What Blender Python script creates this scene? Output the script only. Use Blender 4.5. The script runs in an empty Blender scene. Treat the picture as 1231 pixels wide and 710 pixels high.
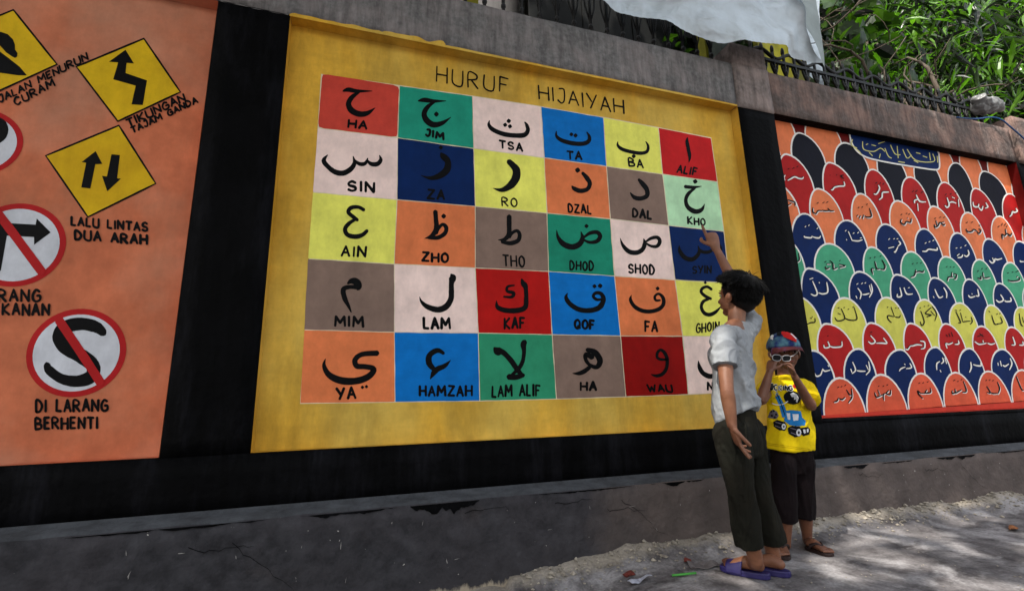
import bpy, bmesh, math, random
import numpy as np
from mathutils import Vector, Matrix, noise as mnoise
from mathutils.bvhtree import BVHTree
random.seed(7)
S = bpy.context.scene
COL = S.collection
R_ = math.radians

# ---------------------------------------------------------------- camera
# camera axes found from the vanishing points of the wall; world: X along the wall, Y into it, Z up
RC = np.array([[0.95344613, -0.04167487, -0.29866987],
               [-0.30065889, -0.20801858, -0.93076984],
               [-0.02333917, 0.97723665, -0.21086443]])
HC = 0.714
u_, s_, v_ = np.linalg.svd(RC); RC = u_ @ v_
cam_d = bpy.data.cameras.new('camera'); cam = bpy.data.objects.new('camera', cam_d); COL.objects.link(cam)
cam_d.sensor_width = 36; cam_d.lens = 559/1231*36; cam_d.clip_start = 0.05; cam_d.clip_end = 500
m4 = Matrix([[*RC[0], 0], [*RC[1], 0], [*RC[2], HC], [0, 0, 0, 1]])
cam.matrix_world = m4
S.camera = cam
# ---------------------------------------------------------------- light
SUN = Vector((-1.55, -1.0, 2.9)).normalized()        # towards the sun
w = bpy.data.worlds.new("World"); S.world = w; w.use_nodes = True
nt = w.node_tree; bg = nt.nodes['Background']
sky = nt.nodes.new('ShaderNodeTexSky'); sky.sky_type = 'NISHITA'; sky.sun_disc = False
sky.sun_elevation = math.asin(SUN.z); sky.sun_rotation = math.atan2(SUN.x, SUN.y)
sky.air_density = 1.6; sky.dust_density = 4.0; sky.ozone_density = 1.0
hs = nt.nodes.new('ShaderNodeHueSaturation'); hs.inputs['Saturation'].default_value = .42; hs.inputs['Value'].default_value = 1.15   # hazy tropical sky
nt.links.new(sky.outputs[0], hs.inputs['Color']); nt.links.new(hs.outputs[0], bg.inputs[0]); bg.inputs[1].default_value = 0.12
sd = bpy.data.lights.new('sun', 'SUN'); sd.energy = 2.5; sd.angle = R_(0.6); sd.color = (1, .95, .86)
sun = bpy.data.objects.new('sun', sd); COL.objects.link(sun); sun.location = (-4, -3, 8)
sun.rotation_euler = (-SUN).to_track_quat('-Z', 'Y').to_euler()
S.view_settings.view_transform = 'Standard'; S.view_settings.look = 'None'
S.view_settings.exposure = 1.28; S.view_settings.gamma = 1
S.render.engine = 'CYCLES'

# ---------------------------------------------------------------- helpers
D = 2.10                  # distance of the wall's front face
YP = D + 0.064            # painted face of the recessed panels
def ray(px, py):
    return RC @ np.array([px-615.5, -(py-355), -559.0])
def P(px, py, Y):
    d = ray(px, py); return Vector((d[0]/d[1]*Y, Y, HC + d[2]/d[1]*Y))
def G(px, py, z=0.0):
    d = ray(px, py); t = (z-HC)/d[2]; return Vector((d[0]*t, d[1]*t, z))

def link(o, parent=None):
    COL.objects.link(o)
    if parent is not None: o.parent = parent
    return o
def tag(o, label=None, cat=None, group=None, kind=None):
    if label: o['label'] = label
    if cat: o['category'] = cat
    if group: o['group'] = group
    if kind: o['kind'] = kind
    return o
def empty(name, loc, label, cat, group=None):
    o = bpy.data.objects.new(name, None); COL.objects.link(o); o.location = loc
    o.empty_display_size = .1
    bpy.context.view_layer.update()
    return tag(o, label, cat, group)
def mk(name, verts, faces, mats, parent=None, smooth=False, midx=None):
    """mesh in WORLD coordinates, re-based on its parent's location"""
    off = parent_off(parent)
    me = bpy.data.meshes.new(name)
    me.from_pydata([(v[0]-off[0], v[1]-off[1], v[2]-off[2]) for v in verts], [], faces)
    if not isinstance(mats, (list, tuple)): mats = [mats]
    for m in mats: me.materials.append(m)
    if midx is not None: me.polygons.foreach_set('material_index', midx)
    if smooth: me.polygons.foreach_set('use_smooth', [True]*len(me.polygons))
    me.update()
    return link(bpy.data.objects.new(name, me), parent)
def parent_off(p):
    o = Vector((0, 0, 0))
    while p is not None:
        o += p.location; p = p.parent
    return o
class MB:
    def __init__(s): s.v = []; s.f = []; s.m = []
    def add(s, v, f, mi=0):
        b = len(s.v); s.v += [tuple(q) for q in v]; s.f += [tuple(b+i for i in q) for q in f]; s.m += [mi]*len(f)
    def box(s, x0, x1, y0, y1, z0, z1, mi=0):
        s.add([(x0,y0,z0),(x1,y0,z0),(x1,y1,z0),(x0,y1,z0),(x0,y0,z1),(x1,y0,z1),(x1,y1,z1),(x0,y1,z1)],
              [(0,3,2,1),(4,5,6,7),(0,1,5,4),(1,2,6,5),(2,3,7,6),(3,0,4,7)], mi)
    def tube(s, pts, r, n=6, mi=0, cap=True):
        pts = [Vector(p) for p in pts]
        rs = r if isinstance(r, (list, tuple)) else [r]*len(pts)
        b = len(s.v); up = Vector((0, 0, 1))
        prev = None
        for i, p in enumerate(pts):
            t = (pts[min(i+1, len(pts)-1)] - pts[max(i-1, 0)]).normalized()
            if prev is None:
                a = t.orthogonal().normalized()
            else:
                a = (prev - t*prev.dot(t)); a = a.normalized() if a.length > 1e-6 else t.orthogonal().normalized()
            prev = a; c = t.cross(a)
            for k in range(n):
                an = 2*math.pi*k/n
                s.v.append(tuple(p + (a*math.cos(an) + c*math.sin(an))*rs[i]))
        for i in range(len(pts)-1):
            for k in range(n):
                s.f.append((b+i*n+k, b+i*n+(k+1) % n, b+(i+1)*n+(k+1) % n, b+(i+1)*n+k)); s.m.append(mi)
        if cap:
            s.f.append(tuple(b+k for k in range(n))[::-1]); s.m.append(mi)
            s.f.append(tuple(b+(len(pts)-1)*n+k for k in range(n))); s.m.append(mi)
    def ell(s, c, ax, n=14, m=9, mi=0):
        """ellipsoid, ax = three axis vectors"""
        c = Vector(c); b = len(s.v); ax = [Vector(a) for a in ax]
        s.v.append(tuple(c+ax[2]))
        for i in range(1, m):
            th = math.pi*i/m
            for k in range(n):
                ph = 2*math.pi*k/n
                s.v.append(tuple(c + ax[0]*math.sin(th)*math.cos(ph) + ax[1]*math.sin(th)*math.sin(ph) + ax[2]*math.cos(th)))
        s.v.append(tuple(c-ax[2])); e = len(s.v)-1
        for k in range(n): s.f.append((b, b+1+k, b+1+(k+1) % n)); s.m.append(mi)
        for i in range(m-2):
            for k in range(n):
                q = b+1+i*n
                s.f.append((q+k, q+n+k, q+n+(k+1) % n, q+(k+1) % n)); s.m.append(mi)
        q = b+1+(m-2)*n
        for k in range(n): s.f.append((q+k, e, q+(k+1) % n)); s.m.append(mi)
    def loft(s, rings, mi=0):
        """rings: (centre, u, v) closed ellipses, flat caps"""
        n = 24; b = len(s.v)
        for c, u, v in rings:
            for k in range(n):
                an = 2*math.pi*k/n; s.v.append(tuple(c + u*math.cos(an) + v*math.sin(an)))
        for i in range(len(rings)-1):
            for k in range(n):
                s.f.append((b+i*n+k, b+i*n+(k+1) % n, b+(i+1)*n+(k+1) % n, b+(i+1)*n+k)); s.m.append(mi)
        s.f.append(tuple(b+k for k in range(n))[::-1]); s.m.append(mi)
        s.f.append(tuple(b+(len(rings)-1)*n+k for k in range(n))); s.m.append(mi)
    def build(s, name, mats, parent=None, smooth=False):
        return mk(name, s.v, s.f, mats, parent, smooth, s.m)

# ---------------------------------------------------------------- materials
def lin(c):
    if isinstance(c, str): c = tuple(int(c[i:i+2], 16) for i in (0, 2, 4))
    return tuple(((x/255)/12.92 if x/255 <= .04045 else ((x/255+.055)/1.055)**2.4) for x in c)
def mat(name, col, rough=.6, var=.12, scale=6., dirt=0., dirtcol=(30, 28, 26), bump=.15, bscale=60., spec=.3,
        stretch=(1, 1, 1), col2=None, col2_amt=.5, col2_scale=2.5, metal=0., dirt_scale=5., dirt_stretch=(1, 1, .25), k=1.0):
    """col in sRGB 0-255; brushy variation, streaky dirt and a fine bump, all in world space"""
    m = bpy.data.materials.new(name); m.use_nodes = True; t = m.node_tree; N = t.nodes; L = t.links
    b = N['Principled BSDF']; b.inputs['Roughness'].default_value = rough
    b.inputs['Specular IOR Level'].default_value = spec; b.inputs['Metallic'].default_value = metal
    geo = N.new('ShaderNodeNewGeometry')
    mp = N.new('ShaderNodeMapping'); mp.inputs['Scale'].default_value = stretch; L.new(geo.outputs['Position'], mp.inputs[0])
    n1 = N.new('ShaderNodeTexNoise'); n1.inputs['Scale'].default_value = scale; n1.inputs['Detail'].default_value = 6
    n1.inputs['Roughness'].default_value = .65; L.new(mp.outputs[0], n1.inputs['Vector'])
    base = tuple(x*k for x in lin(col))
    c1 = tuple(x*(1-var*1.6) for x in base); c2 = tuple(min(1, x*(1+var*1.6)) for x in base)
    mx = N.new('ShaderNodeMix'); mx.data_type = 'RGBA'
    rp = N.new('ShaderNodeMapRange'); rp.inputs[1].default_value = .3; rp.inputs[2].default_value = .7; L.new(n1.outputs[0], rp.inputs[0])
    L.new(rp.outputs[0], mx.inputs['Factor']); mx.inputs['A'].default_value = (*c1, 1); mx.inputs['B'].default_value = (*c2, 1)
    out = mx.outputs['Result']
    if col2 is not None:
        n2 = N.new('ShaderNodeTexNoise'); n2.inputs['Scale'].default_value = col2_scale; n2.inputs['Detail'].default_value = 5
        L.new(mp.outputs[0], n2.inputs['Vector'])
        r2 = N.new('ShaderNodeMapRange'); r2.inputs[1].default_value = .42; r2.inputs[2].default_value = .68; r2.inputs[4].default_value = col2_amt
        L.new(n2.outputs[0], r2.inputs[0])
        m2 = N.new('ShaderNodeMix'); m2.data_type = 'RGBA'; L.new(r2.outputs[0], m2.inputs['Factor'])
        L.new(out, m2.inputs['A']); m2.inputs['B'].default_value = (*[x*k for x in lin(col2)], 1); out = m2.outputs['Result']
    if dirt > 0:
        mp3 = N.new('ShaderNodeMapping'); mp3.inputs['Scale'].default_value = dirt_stretch; L.new(geo.outputs['Position'], mp3.inputs[0])
        n3 = N.new('ShaderNodeTexNoise'); n3.inputs['Scale'].default_value = dirt_scale; n3.inputs['Detail'].default_value = 8
        n3.inputs['Roughness'].default_value = .7; L.new(mp3.outputs[0], n3.inputs['Vector'])
        r3 = N.new('ShaderNodeMapRange'); r3.inputs[1].default_value = .5; r3.inputs[2].default_value = .78; r3.inputs[4].default_value = dirt
        L.new(n3.outputs[0], r3.inputs[0])
        m3 = N.new('ShaderNodeMix'); m3.data_type = 'RGBA'; L.new(r3.outputs[0], m3.inputs['Factor'])
        L.new(out, m3.inputs['A']); m3.inputs['B'].default_value = (*lin(dirtcol), 1); out = m3.outputs['Result']
    L.new(out, b.inputs['Base Color'])
    if bump > 0:
        n4 = N.new('ShaderNodeTexNoise'); n4.inputs['Scale'].default_value = bscale; n4.inputs['Detail'].default_value = 6
        L.new(mp.outputs[0], n4.inputs['Vector'])
        bp = N.new('ShaderNodeBump'); bp.inputs['Strength'].default_value = bump; bp.inputs['Distance'].default_value = .01
        L.new(n4.outputs[0], bp.inputs['Height']); L.new(bp.outputs[0], b.inputs['Normal'])
    m['_b'] = 1
    return m
PK = 1.0
def wrinkle(m, scale, strength, dist, stretch=(1, 1, 1), distort=1.0, rot=(0, 0, 0), width=.12):
    """ridged creases chained in front of the existing bump"""
    t = m.node_tree; N = t.nodes; L = t.links; b = N['Principled BSDF']
    geo = N.new('ShaderNodeNewGeometry'); mp = N.new('ShaderNodeMapping'); mp.inputs['Scale'].default_value = stretch; mp.inputs['Rotation'].default_value = rot
    L.new(geo.outputs['Position'], mp.inputs[0])
    n = N.new('ShaderNodeTexNoise'); n.inputs['Scale'].default_value = scale; n.inputs['Detail'].default_value = 3; n.inputs['Distortion'].default_value = distort; L.new(mp.outputs[0], n.inputs['Vector'])
    a = N.new('ShaderNodeMath'); a.operation = 'SUBTRACT'; a.inputs[1].default_value = .5; L.new(n.outputs[0], a.inputs[0])
    c = N.new('ShaderNodeMath'); c.operation = 'ABSOLUTE'; L.new(a.outputs[0], c.inputs[0])
    r = N.new('ShaderNodeMapRange'); r.interpolation_type = 'SMOOTHSTEP'; r.inputs[2].default_value = width; r.inputs[3].default_value = 1; r.inputs[4].default_value = 0; L.new(c.outputs[0], r.inputs[0])
    bp = N.new('ShaderNodeBump'); bp.inputs['Strength'].default_value = strength; bp.inputs['Distance'].default_value = dist; L.new(r.outputs[0], bp.inputs['Height'])
    if b.inputs['Normal'].links: L.new(b.inputs['Normal'].links[0].from_socket, bp.inputs['Normal'])
    L.new(bp.outputs[0], b.inputs['Normal'])
def streaks(m, amt, stretch, scale=1.0, thr=(.35, .65)):
    """fine brush streaks: value of the paint coat varies along the stroke direction"""
    t = m.node_tree; N = t.nodes; L = t.links; b = N['Principled BSDF']; src = b.inputs['Base Color'].links[0].from_socket
    geo = N.new('ShaderNodeNewGeometry'); mp = N.new('ShaderNodeMapping'); mp.inputs['Scale'].default_value = stretch; L.new(geo.outputs['Position'], mp.inputs[0])
    n = N.new('ShaderNodeTexNoise'); n.inputs['Scale'].default_value = scale; n.inputs['Detail'].default_value = 5; n.inputs['Roughness'].default_value = .7; L.new(mp.outputs[0], n.inputs['Vector'])
    r = N.new('ShaderNodeMapRange'); r.inputs[1].default_value = thr[0]; r.inputs[2].default_value = thr[1]; r.inputs[3].default_value = 1-amt; r.inputs[4].default_value = 1+amt*.8; L.new(n.outputs[0], r.inputs[0])
    v = N.new('ShaderNodeVectorMath'); v.operation = 'SCALE'; L.new(src, v.inputs[0]); L.new(r.outputs[0], v.inputs['Scale']); L.new(v.outputs[0], b.inputs['Base Color'])
def paint(name, c, **kw):
    a = dict(rough=.65, var=.07, scale=9, dirt=.16 if sum(c) > 330 else .10, dirtcol=(60, 52, 40) if sum(c) > 330 else tuple(x*.45 for x in c), bump=.1, bscale=45, spec=.10, k=PK, dirt_scale=3.5, dirt_stretch=(1, 1, .5))
    a.update(kw); m = mat(name, c, **a)
    h_ = sum(map(ord, name)) % 3
    streaks(m, .05, ((6, 6, 26), (26, 26, 6), (18, 18, 8))[h_]); big = 'wall paint' in name; streaks(m, .12 if big else .05, (2.6, 2.6, 2.6), 1.0, (.38, .64)); streaks(m, .05, (14, 14, 11), 1.0, (.4, .62)); return m
M = {}
M['red'] = paint('red paint', (198, 68, 54)); M['red2'] = paint('bright red paint', (192, 30, 32))
M['redd'] = paint('deep red paint', (176, 20, 16)); M['redw'] = paint('dark red paint', (142, 12, 9))
M['teal'] = paint('teal paint', (32, 146, 120)); M['green'] = paint('green paint', (26, 134, 106)); M['green2'] = paint('soft green paint', (46, 142, 104))
M['pink'] = paint('pinkish white paint', (240, 213, 203), dirt=.1); M['blue'] = paint('sky blue paint', (4, 110, 190))
M['lime'] = paint('pale yellow paint', (232, 230, 104)); M['navy'] = paint('navy paint', (2, 34, 84))
M['orange'] = paint('orange paint', (222, 122, 74)); M['brown'] = paint('brown paint', (132, 109, 97)); M['mint'] = paint('mint paint', (180, 222, 178))
M['ink'] = mat('black lettering paint', (4, 4, 5), rough=.55, var=.3, dirt=0, bump=.1, spec=.08)
M['white'] = mat('white lettering paint', (222, 218, 212), rough=.5, var=.06, scale=20, bump=.1)
M['cream'] = paint('cream underpaint', (222, 208, 176))
M['yellow'] = paint('ochre yellow wall paint', (206, 160, 56), col2=(212, 184, 94), col2_amt=.65, col2_scale=2.2, dirt=.5, dirtcol=(116, 96, 40),
                    dirt_scale=3.0, var=.1, scale=9, stretch=(1.6, 1, .5), dirt_stretch=(1.8, 1, .45), bump=.15)
M['salmon'] = paint('orange wall paint', (196, 110, 76), col2=(188, 138, 112), col2_amt=.7, col2_scale=2.2, dirt=.4, dirtcol=(128, 106, 84),
                    dirt_scale=3.2, var=.08, bump=.15)
M['sign_y'] = paint('sign yellow paint', (214, 176, 26), col2=(190, 146, 20), col2_amt=.6, dirt=.2)
M['sign_w'] = paint('sign white paint', (202, 204, 210), dirt=.25, dirtcol=(140, 140, 146)); M['sign_r'] = paint('sign red paint', (172, 30, 32))
M['sc_or'] = paint('scale orange paint', (220, 120, 76)); M['sc_or2'] = paint('scale coral paint', (210, 88, 60)); M['sc_bk'] = paint('scale black paint', (14, 15, 28), dirt=.1)
M['sc_red'] = paint('scale red paint', (168, 28, 28)); M['sc_bl'] = paint('scale blue paint', (3, 32, 82)); M['sc_gr'] = paint('scale green paint', (70, 156, 118))
M['sc_ye'] = paint('scale yellow paint', (204, 200, 88)); M['gold'] = mat('gold paint', (196, 190, 110), rough=.5, bump=0)
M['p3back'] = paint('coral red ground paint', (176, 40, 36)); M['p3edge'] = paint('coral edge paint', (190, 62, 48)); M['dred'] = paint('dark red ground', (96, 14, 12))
M['black'] = mat('black wall paint', (5, 5, 6), rough=.7, var=.35, scale=4, dirt=.75, dirtcol=(32, 32, 37), bump=.5, bscale=30, spec=.05, stretch=(1, 1, 1)); streaks(M['black'], .5, (40, 40, 4), 1.0)
M['skin'] = mat('brown skin', (124, 82, 60), rough=.48, var=.12, scale=26, bump=.18, bscale=260, spec=.35, col2=(102, 62, 46), col2_amt=.6, col2_scale=16)
M['skin2'] = mat('darker brown skin', (112, 73, 54), rough=.48, var=.12, scale=26, bump=.18, bscale=260, spec=.35, col2=(92, 56, 43), col2_amt=.6, col2_scale=16)

def wallmat(name, base, patch, drips=True):
    """weathered grey render: pinkish blotches, dark damp, pale vertical runs"""
    m = mat(name, base, rough=.85, var=.22, scale=30, dirt=.6, dirtcol=(58, 56, 56), dirt_scale=9, dirt_stretch=(2.4, 1, .5), bump=.8, bscale=40,
            spec=.12, col2=patch, col2_amt=.75, col2_scale=7)
    streaks(m, .28, (26, 26, 3.5), 1.0)
    if drips:
        t = m.node_tree; N = t.nodes; L = t.links; b = N['Principled BSDF']; src = b.inputs['Base Color'].links[0].from_socket
        geo = N.new('ShaderNodeNewGeometry'); mp = N.new('ShaderNodeMapping'); mp.inputs['Scale'].default_value = (34, 34, 2.6); L.new(geo.outputs['Position'], mp.inputs[0])
        n = N.new('ShaderNodeTexNoise'); n.inputs['Scale'].default_value = 1; n.inputs['Detail'].default_value = 3; L.new(mp.outputs[0], n.inputs['Vector'])
        r = N.new('ShaderNodeMapRange'); r.inputs[1].default_value = .68; r.inputs[2].default_value = .76; r.inputs[4].default_value = .55; L.new(n.outputs[0], r.inputs[0])
        x = N.new('ShaderNodeMix'); x.data_type = 'RGBA'; L.new(r.outputs[0], x.inputs['Factor']); L.new(src, x.inputs['A']); x.inputs['B'].default_value = (*lin((150, 142, 140)), 1)
        L.new(x.outputs['Result'], b.inputs['Base Color'])
    return m
M['beam'] = wallmat('weathered grey render', (110, 108, 107), (134, 126, 124))
M['beam2'] = wallmat('weathered reddish render', (96, 86, 82), (136, 110, 100))
M['pier'] = wallmat('grey brown render', (118, 108, 104), (150, 134, 128))

def plinthmat():
    m = mat('grey plinth render', (55, 54, 57), rough=.9, var=.3, scale=12, dirt=.8, dirtcol=(22, 22, 24), dirt_scale=6, dirt_stretch=(1, 1, .8), bump=.9, bscale=34,
            spec=.1, col2=(68, 64, 67), col2_amt=.6, col2_scale=2.2)
    t = m.node_tree; N = t.nodes; L = t.links; b = N['Principled BSDF']; src = b.inputs['Base Color'].links[0].from_socket
    geo = N.new('ShaderNodeNewGeometry'); sep = N.new('ShaderNodeSeparateXYZ'); L.new(geo.outputs['Position'], sep.inputs[0])
    # charcoal left, paler greyish brown right with its sunlight put into the colour
    rx = N.new('ShaderNodeMapRange'); rx.inputs[1].default_value = .9; rx.inputs[2].default_value = 1.45; L.new(sep.outputs[0], rx.inputs[0])
    n0 = N.new('ShaderNodeTexNoise'); n0.inputs['Scale'].default_value = 3.5; n0.inputs['Detail'].default_value = 6; L.new(geo.outputs['Position'], n0.inputs['Vector'])
    ad = N.new('ShaderNodeMath'); ad.operation = 'ADD'; L.new(rx.outputs[0], ad.inputs[0]); L.new(n0.outputs[0], ad.inputs[1])
    cl = N.new('ShaderNodeMapRange'); cl.inputs[1].default_value = .62; cl.inputs[2].default_value = 1.15; cl.inputs[4].default_value = .85; L.new(ad.outputs[0], cl.inputs[0])
    x = N.new('ShaderNodeMix'); x.data_type = 'RGBA'; L.new(cl.outputs[0], x.inputs['Factor']); L.new(src, x.inputs['A'])
    nb = N.new('ShaderNodeTexNoise'); nb.inputs['Scale'].default_value = 9; nb.inputs['Detail'].default_value = 7; L.new(geo.outputs['Position'], nb.inputs['Vector'])
    cb = N.new('ShaderNodeMix'); cb.data_type = 'RGBA'; L.new(nb.outputs[0], cb.inputs['Factor']); cb.inputs['A'].default_value = (*lin((60, 54, 52)), 1); cb.inputs['B'].default_value = (*lin((116, 104, 99)), 1)
    L.new(cb.outputs['Result'], x.inputs['B'])
    # pale flaked foot
    rz = N.new('ShaderNodeMapRange'); rz.inputs[1].default_value = .035; rz.inputs[2].default_value = -.07; L.new(sep.outputs[2], rz.inputs[0])
    mp = N.new('ShaderNodeMapping'); mp.inputs['Scale'].default_value = (16, 16, 6); L.new(geo.outputs['Position'], mp.inputs[0])
    n5 = N.new('ShaderNodeTexNoise'); n5.inputs['Scale'].default_value = 1.2; n5.inputs['Detail'].default_value = 8; n5.inputs['Roughness'].default_value = .7; L.new(mp.outputs[0], n5.inputs['Vector'])
    a2 = N.new('ShaderNodeMath'); a2.operation = 'ADD'; L.new(rz.outputs[0], a2.inputs[0]); L.new(n5.outputs[0], a2.inputs[1])
    c2 = N.new('ShaderNodeMapRange'); c2.inputs[1].default_value = .98; c2.inputs[2].default_value = 1.12; c2.inputs[4].default_value = .9; L.new(a2.outputs[0], c2.inputs[0])
    y = N.new('ShaderNodeMix'); y.data_type = 'RGBA'; L.new(c2.outputs[0], y.inputs['Factor']); L.new(x.outputs['Result'], y.inputs['A']); y.inputs['B'].default_value = (*lin((158, 146, 128)), 1)
    # small white chips
    n6 = N.new('ShaderNodeTexNoise'); n6.inputs['Scale'].default_value = 42; n6.inputs['Detail'].default_value = 2; L.new(geo.outputs['Position'], n6.inputs['Vector'])
    c3 = N.new('ShaderNodeMapRange'); c3.inputs[1].default_value = .755; c3.inputs[2].default_value = .79; c3.inputs[4].default_value = .8; L.new(n6.outputs[0], c3.inputs[0])
    z = N.new('ShaderNodeMix'); z.data_type = 'RGBA'; L.new(c3.outputs[0], z.inputs['Factor']); L.new(y.outputs['Result'], z.inputs['A']); z.inputs['B'].default_value = (*lin((190, 184, 178)), 1)
    L.new(z.outputs['Result'], b.inputs['Base Color'])
    return m
M['plinth'] = plinthmat()
M['ledge'] = mat('ledge mortar', (62, 64, 68), rough=.9, var=.25, scale=12, dirt=.6, bump=.6)

def groundmat():
    m = mat('worn concrete street', (92, 88, 89), rough=.92, var=.3, scale=14, dirt=.9, dirtcol=(46, 42, 42), dirt_scale=6.5, dirt_stretch=(1, 1, 1), bump=.9, bscale=26,
            spec=.12, col2=(150, 146, 146), col2_amt=.6, col2_scale=6)
    t = m.node_tree; N = t.nodes; L = t.links; b = N['Principled BSDF']; src = b.inputs['Base Color'].links[0].from_socket
    geo = N.new('ShaderNodeNewGeometry')
    n = N.new('ShaderNodeTexNoise'); n.inputs['Scale'].default_value = 3.2; n.inputs['Detail'].default_value = 9; n.inputs['Roughness'].default_value = .62; n.inputs['Distortion'].default_value = .6
    L.new(geo.outputs['Position'], n.inputs['Vector'])
    r = N.new('ShaderNodeMapRange'); r.inputs[1].default_value = .5; r.inputs[2].default_value = .60; r.inputs[4].default_value = .6; L.new(n.outputs[0], r.inputs[0])
    x = N.new('ShaderNodeMix'); x.data_type = 'RGBA'; L.new(r.outputs[0], x.inputs['Factor']); L.new(src, x.inputs['A']); x.inputs['B'].default_value = (*lin((168, 165, 166)), 1)
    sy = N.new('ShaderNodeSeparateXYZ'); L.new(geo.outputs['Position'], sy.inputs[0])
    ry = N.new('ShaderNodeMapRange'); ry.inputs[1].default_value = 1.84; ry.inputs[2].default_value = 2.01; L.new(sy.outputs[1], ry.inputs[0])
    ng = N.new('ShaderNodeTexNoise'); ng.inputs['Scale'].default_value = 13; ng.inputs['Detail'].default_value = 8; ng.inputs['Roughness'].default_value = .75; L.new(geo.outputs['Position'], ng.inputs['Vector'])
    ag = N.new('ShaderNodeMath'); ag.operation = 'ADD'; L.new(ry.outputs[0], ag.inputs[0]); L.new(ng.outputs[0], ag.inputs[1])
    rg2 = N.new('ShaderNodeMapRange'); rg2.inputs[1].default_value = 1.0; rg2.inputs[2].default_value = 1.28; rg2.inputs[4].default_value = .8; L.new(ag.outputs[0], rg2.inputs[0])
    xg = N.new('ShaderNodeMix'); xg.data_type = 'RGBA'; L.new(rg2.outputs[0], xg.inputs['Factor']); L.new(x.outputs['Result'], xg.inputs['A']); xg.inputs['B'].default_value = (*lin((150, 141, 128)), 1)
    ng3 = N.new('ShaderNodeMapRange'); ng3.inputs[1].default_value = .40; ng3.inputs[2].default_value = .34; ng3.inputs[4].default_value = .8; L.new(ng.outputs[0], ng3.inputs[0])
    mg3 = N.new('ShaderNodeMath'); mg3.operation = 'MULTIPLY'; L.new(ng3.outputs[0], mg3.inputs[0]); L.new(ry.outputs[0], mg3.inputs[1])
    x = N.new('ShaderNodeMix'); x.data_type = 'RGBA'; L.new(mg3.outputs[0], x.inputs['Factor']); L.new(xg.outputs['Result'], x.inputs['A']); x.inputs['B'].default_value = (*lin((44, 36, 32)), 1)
    sp = N.new('ShaderNodeTexNoise'); sp.inputs['Scale'].default_value = 90; sp.inputs['Detail'].default_value = 3; L.new(geo.outputs['Position'], sp.inputs['Vector'])
    rs = N.new('ShaderNodeMapRange'); rs.inputs[1].default_value = .35; rs.inputs[2].default_value = .65; rs.inputs[3].default_value = .82; rs.inputs[4].default_value = 1.12; L.new(sp.outputs[0], rs.inputs[0])
    ml = N.new('ShaderNodeVectorMath'); ml.operation = 'SCALE'; L.new(x.outputs['Result'], ml.inputs[0]); L.new(rs.outputs[0], ml.inputs['Scale'])
    L.new(ml.outputs[0], b.inputs['Base Color'])
    return m
M['ground'] = groundmat()
M['rubble'] = mat('pale rubble', (150, 142, 130), rough=.95, var=.35, scale=25, dirt=.6, dirtcol=(70, 58, 48), bump=.5, spec=.1)
M['iron'] = mat('black iron', (7, 7, 8), rough=.55, var=.3, bump=.3, bscale=90, spec=.4)
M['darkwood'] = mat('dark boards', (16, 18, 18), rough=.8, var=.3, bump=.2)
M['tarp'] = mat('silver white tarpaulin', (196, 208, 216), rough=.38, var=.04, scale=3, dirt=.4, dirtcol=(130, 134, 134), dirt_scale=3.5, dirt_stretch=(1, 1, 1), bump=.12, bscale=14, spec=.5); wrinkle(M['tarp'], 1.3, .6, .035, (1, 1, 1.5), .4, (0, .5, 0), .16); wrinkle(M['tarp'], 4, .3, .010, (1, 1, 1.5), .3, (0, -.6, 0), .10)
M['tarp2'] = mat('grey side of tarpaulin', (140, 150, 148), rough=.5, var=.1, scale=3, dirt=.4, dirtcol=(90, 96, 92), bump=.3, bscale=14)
M['ywall'] = mat('olive yellow board', (142, 138, 26), rough=.6, var=.15, dirt=.4, dirtcol=(90, 92, 20), bump=.1)
M['postgr'] = mat('grey green post', (84, 94, 88), rough=.8, var=.2, dirt=.4, bump=.3)
M['housegrey'] = mat('pale grey house wall', (140, 138, 138), rough=.9, var=.1, dirt=.4, bump=.3)
M['cord'] = mat('blue cord', (30, 70, 120), rough=.5, bump=0)
M['bag'] = mat('dirty pale plastic bag', (124, 124, 124), rough=.4, var=.15, scale=20, dirt=.5, bump=.4, bscale=30, spec=.5)

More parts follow.
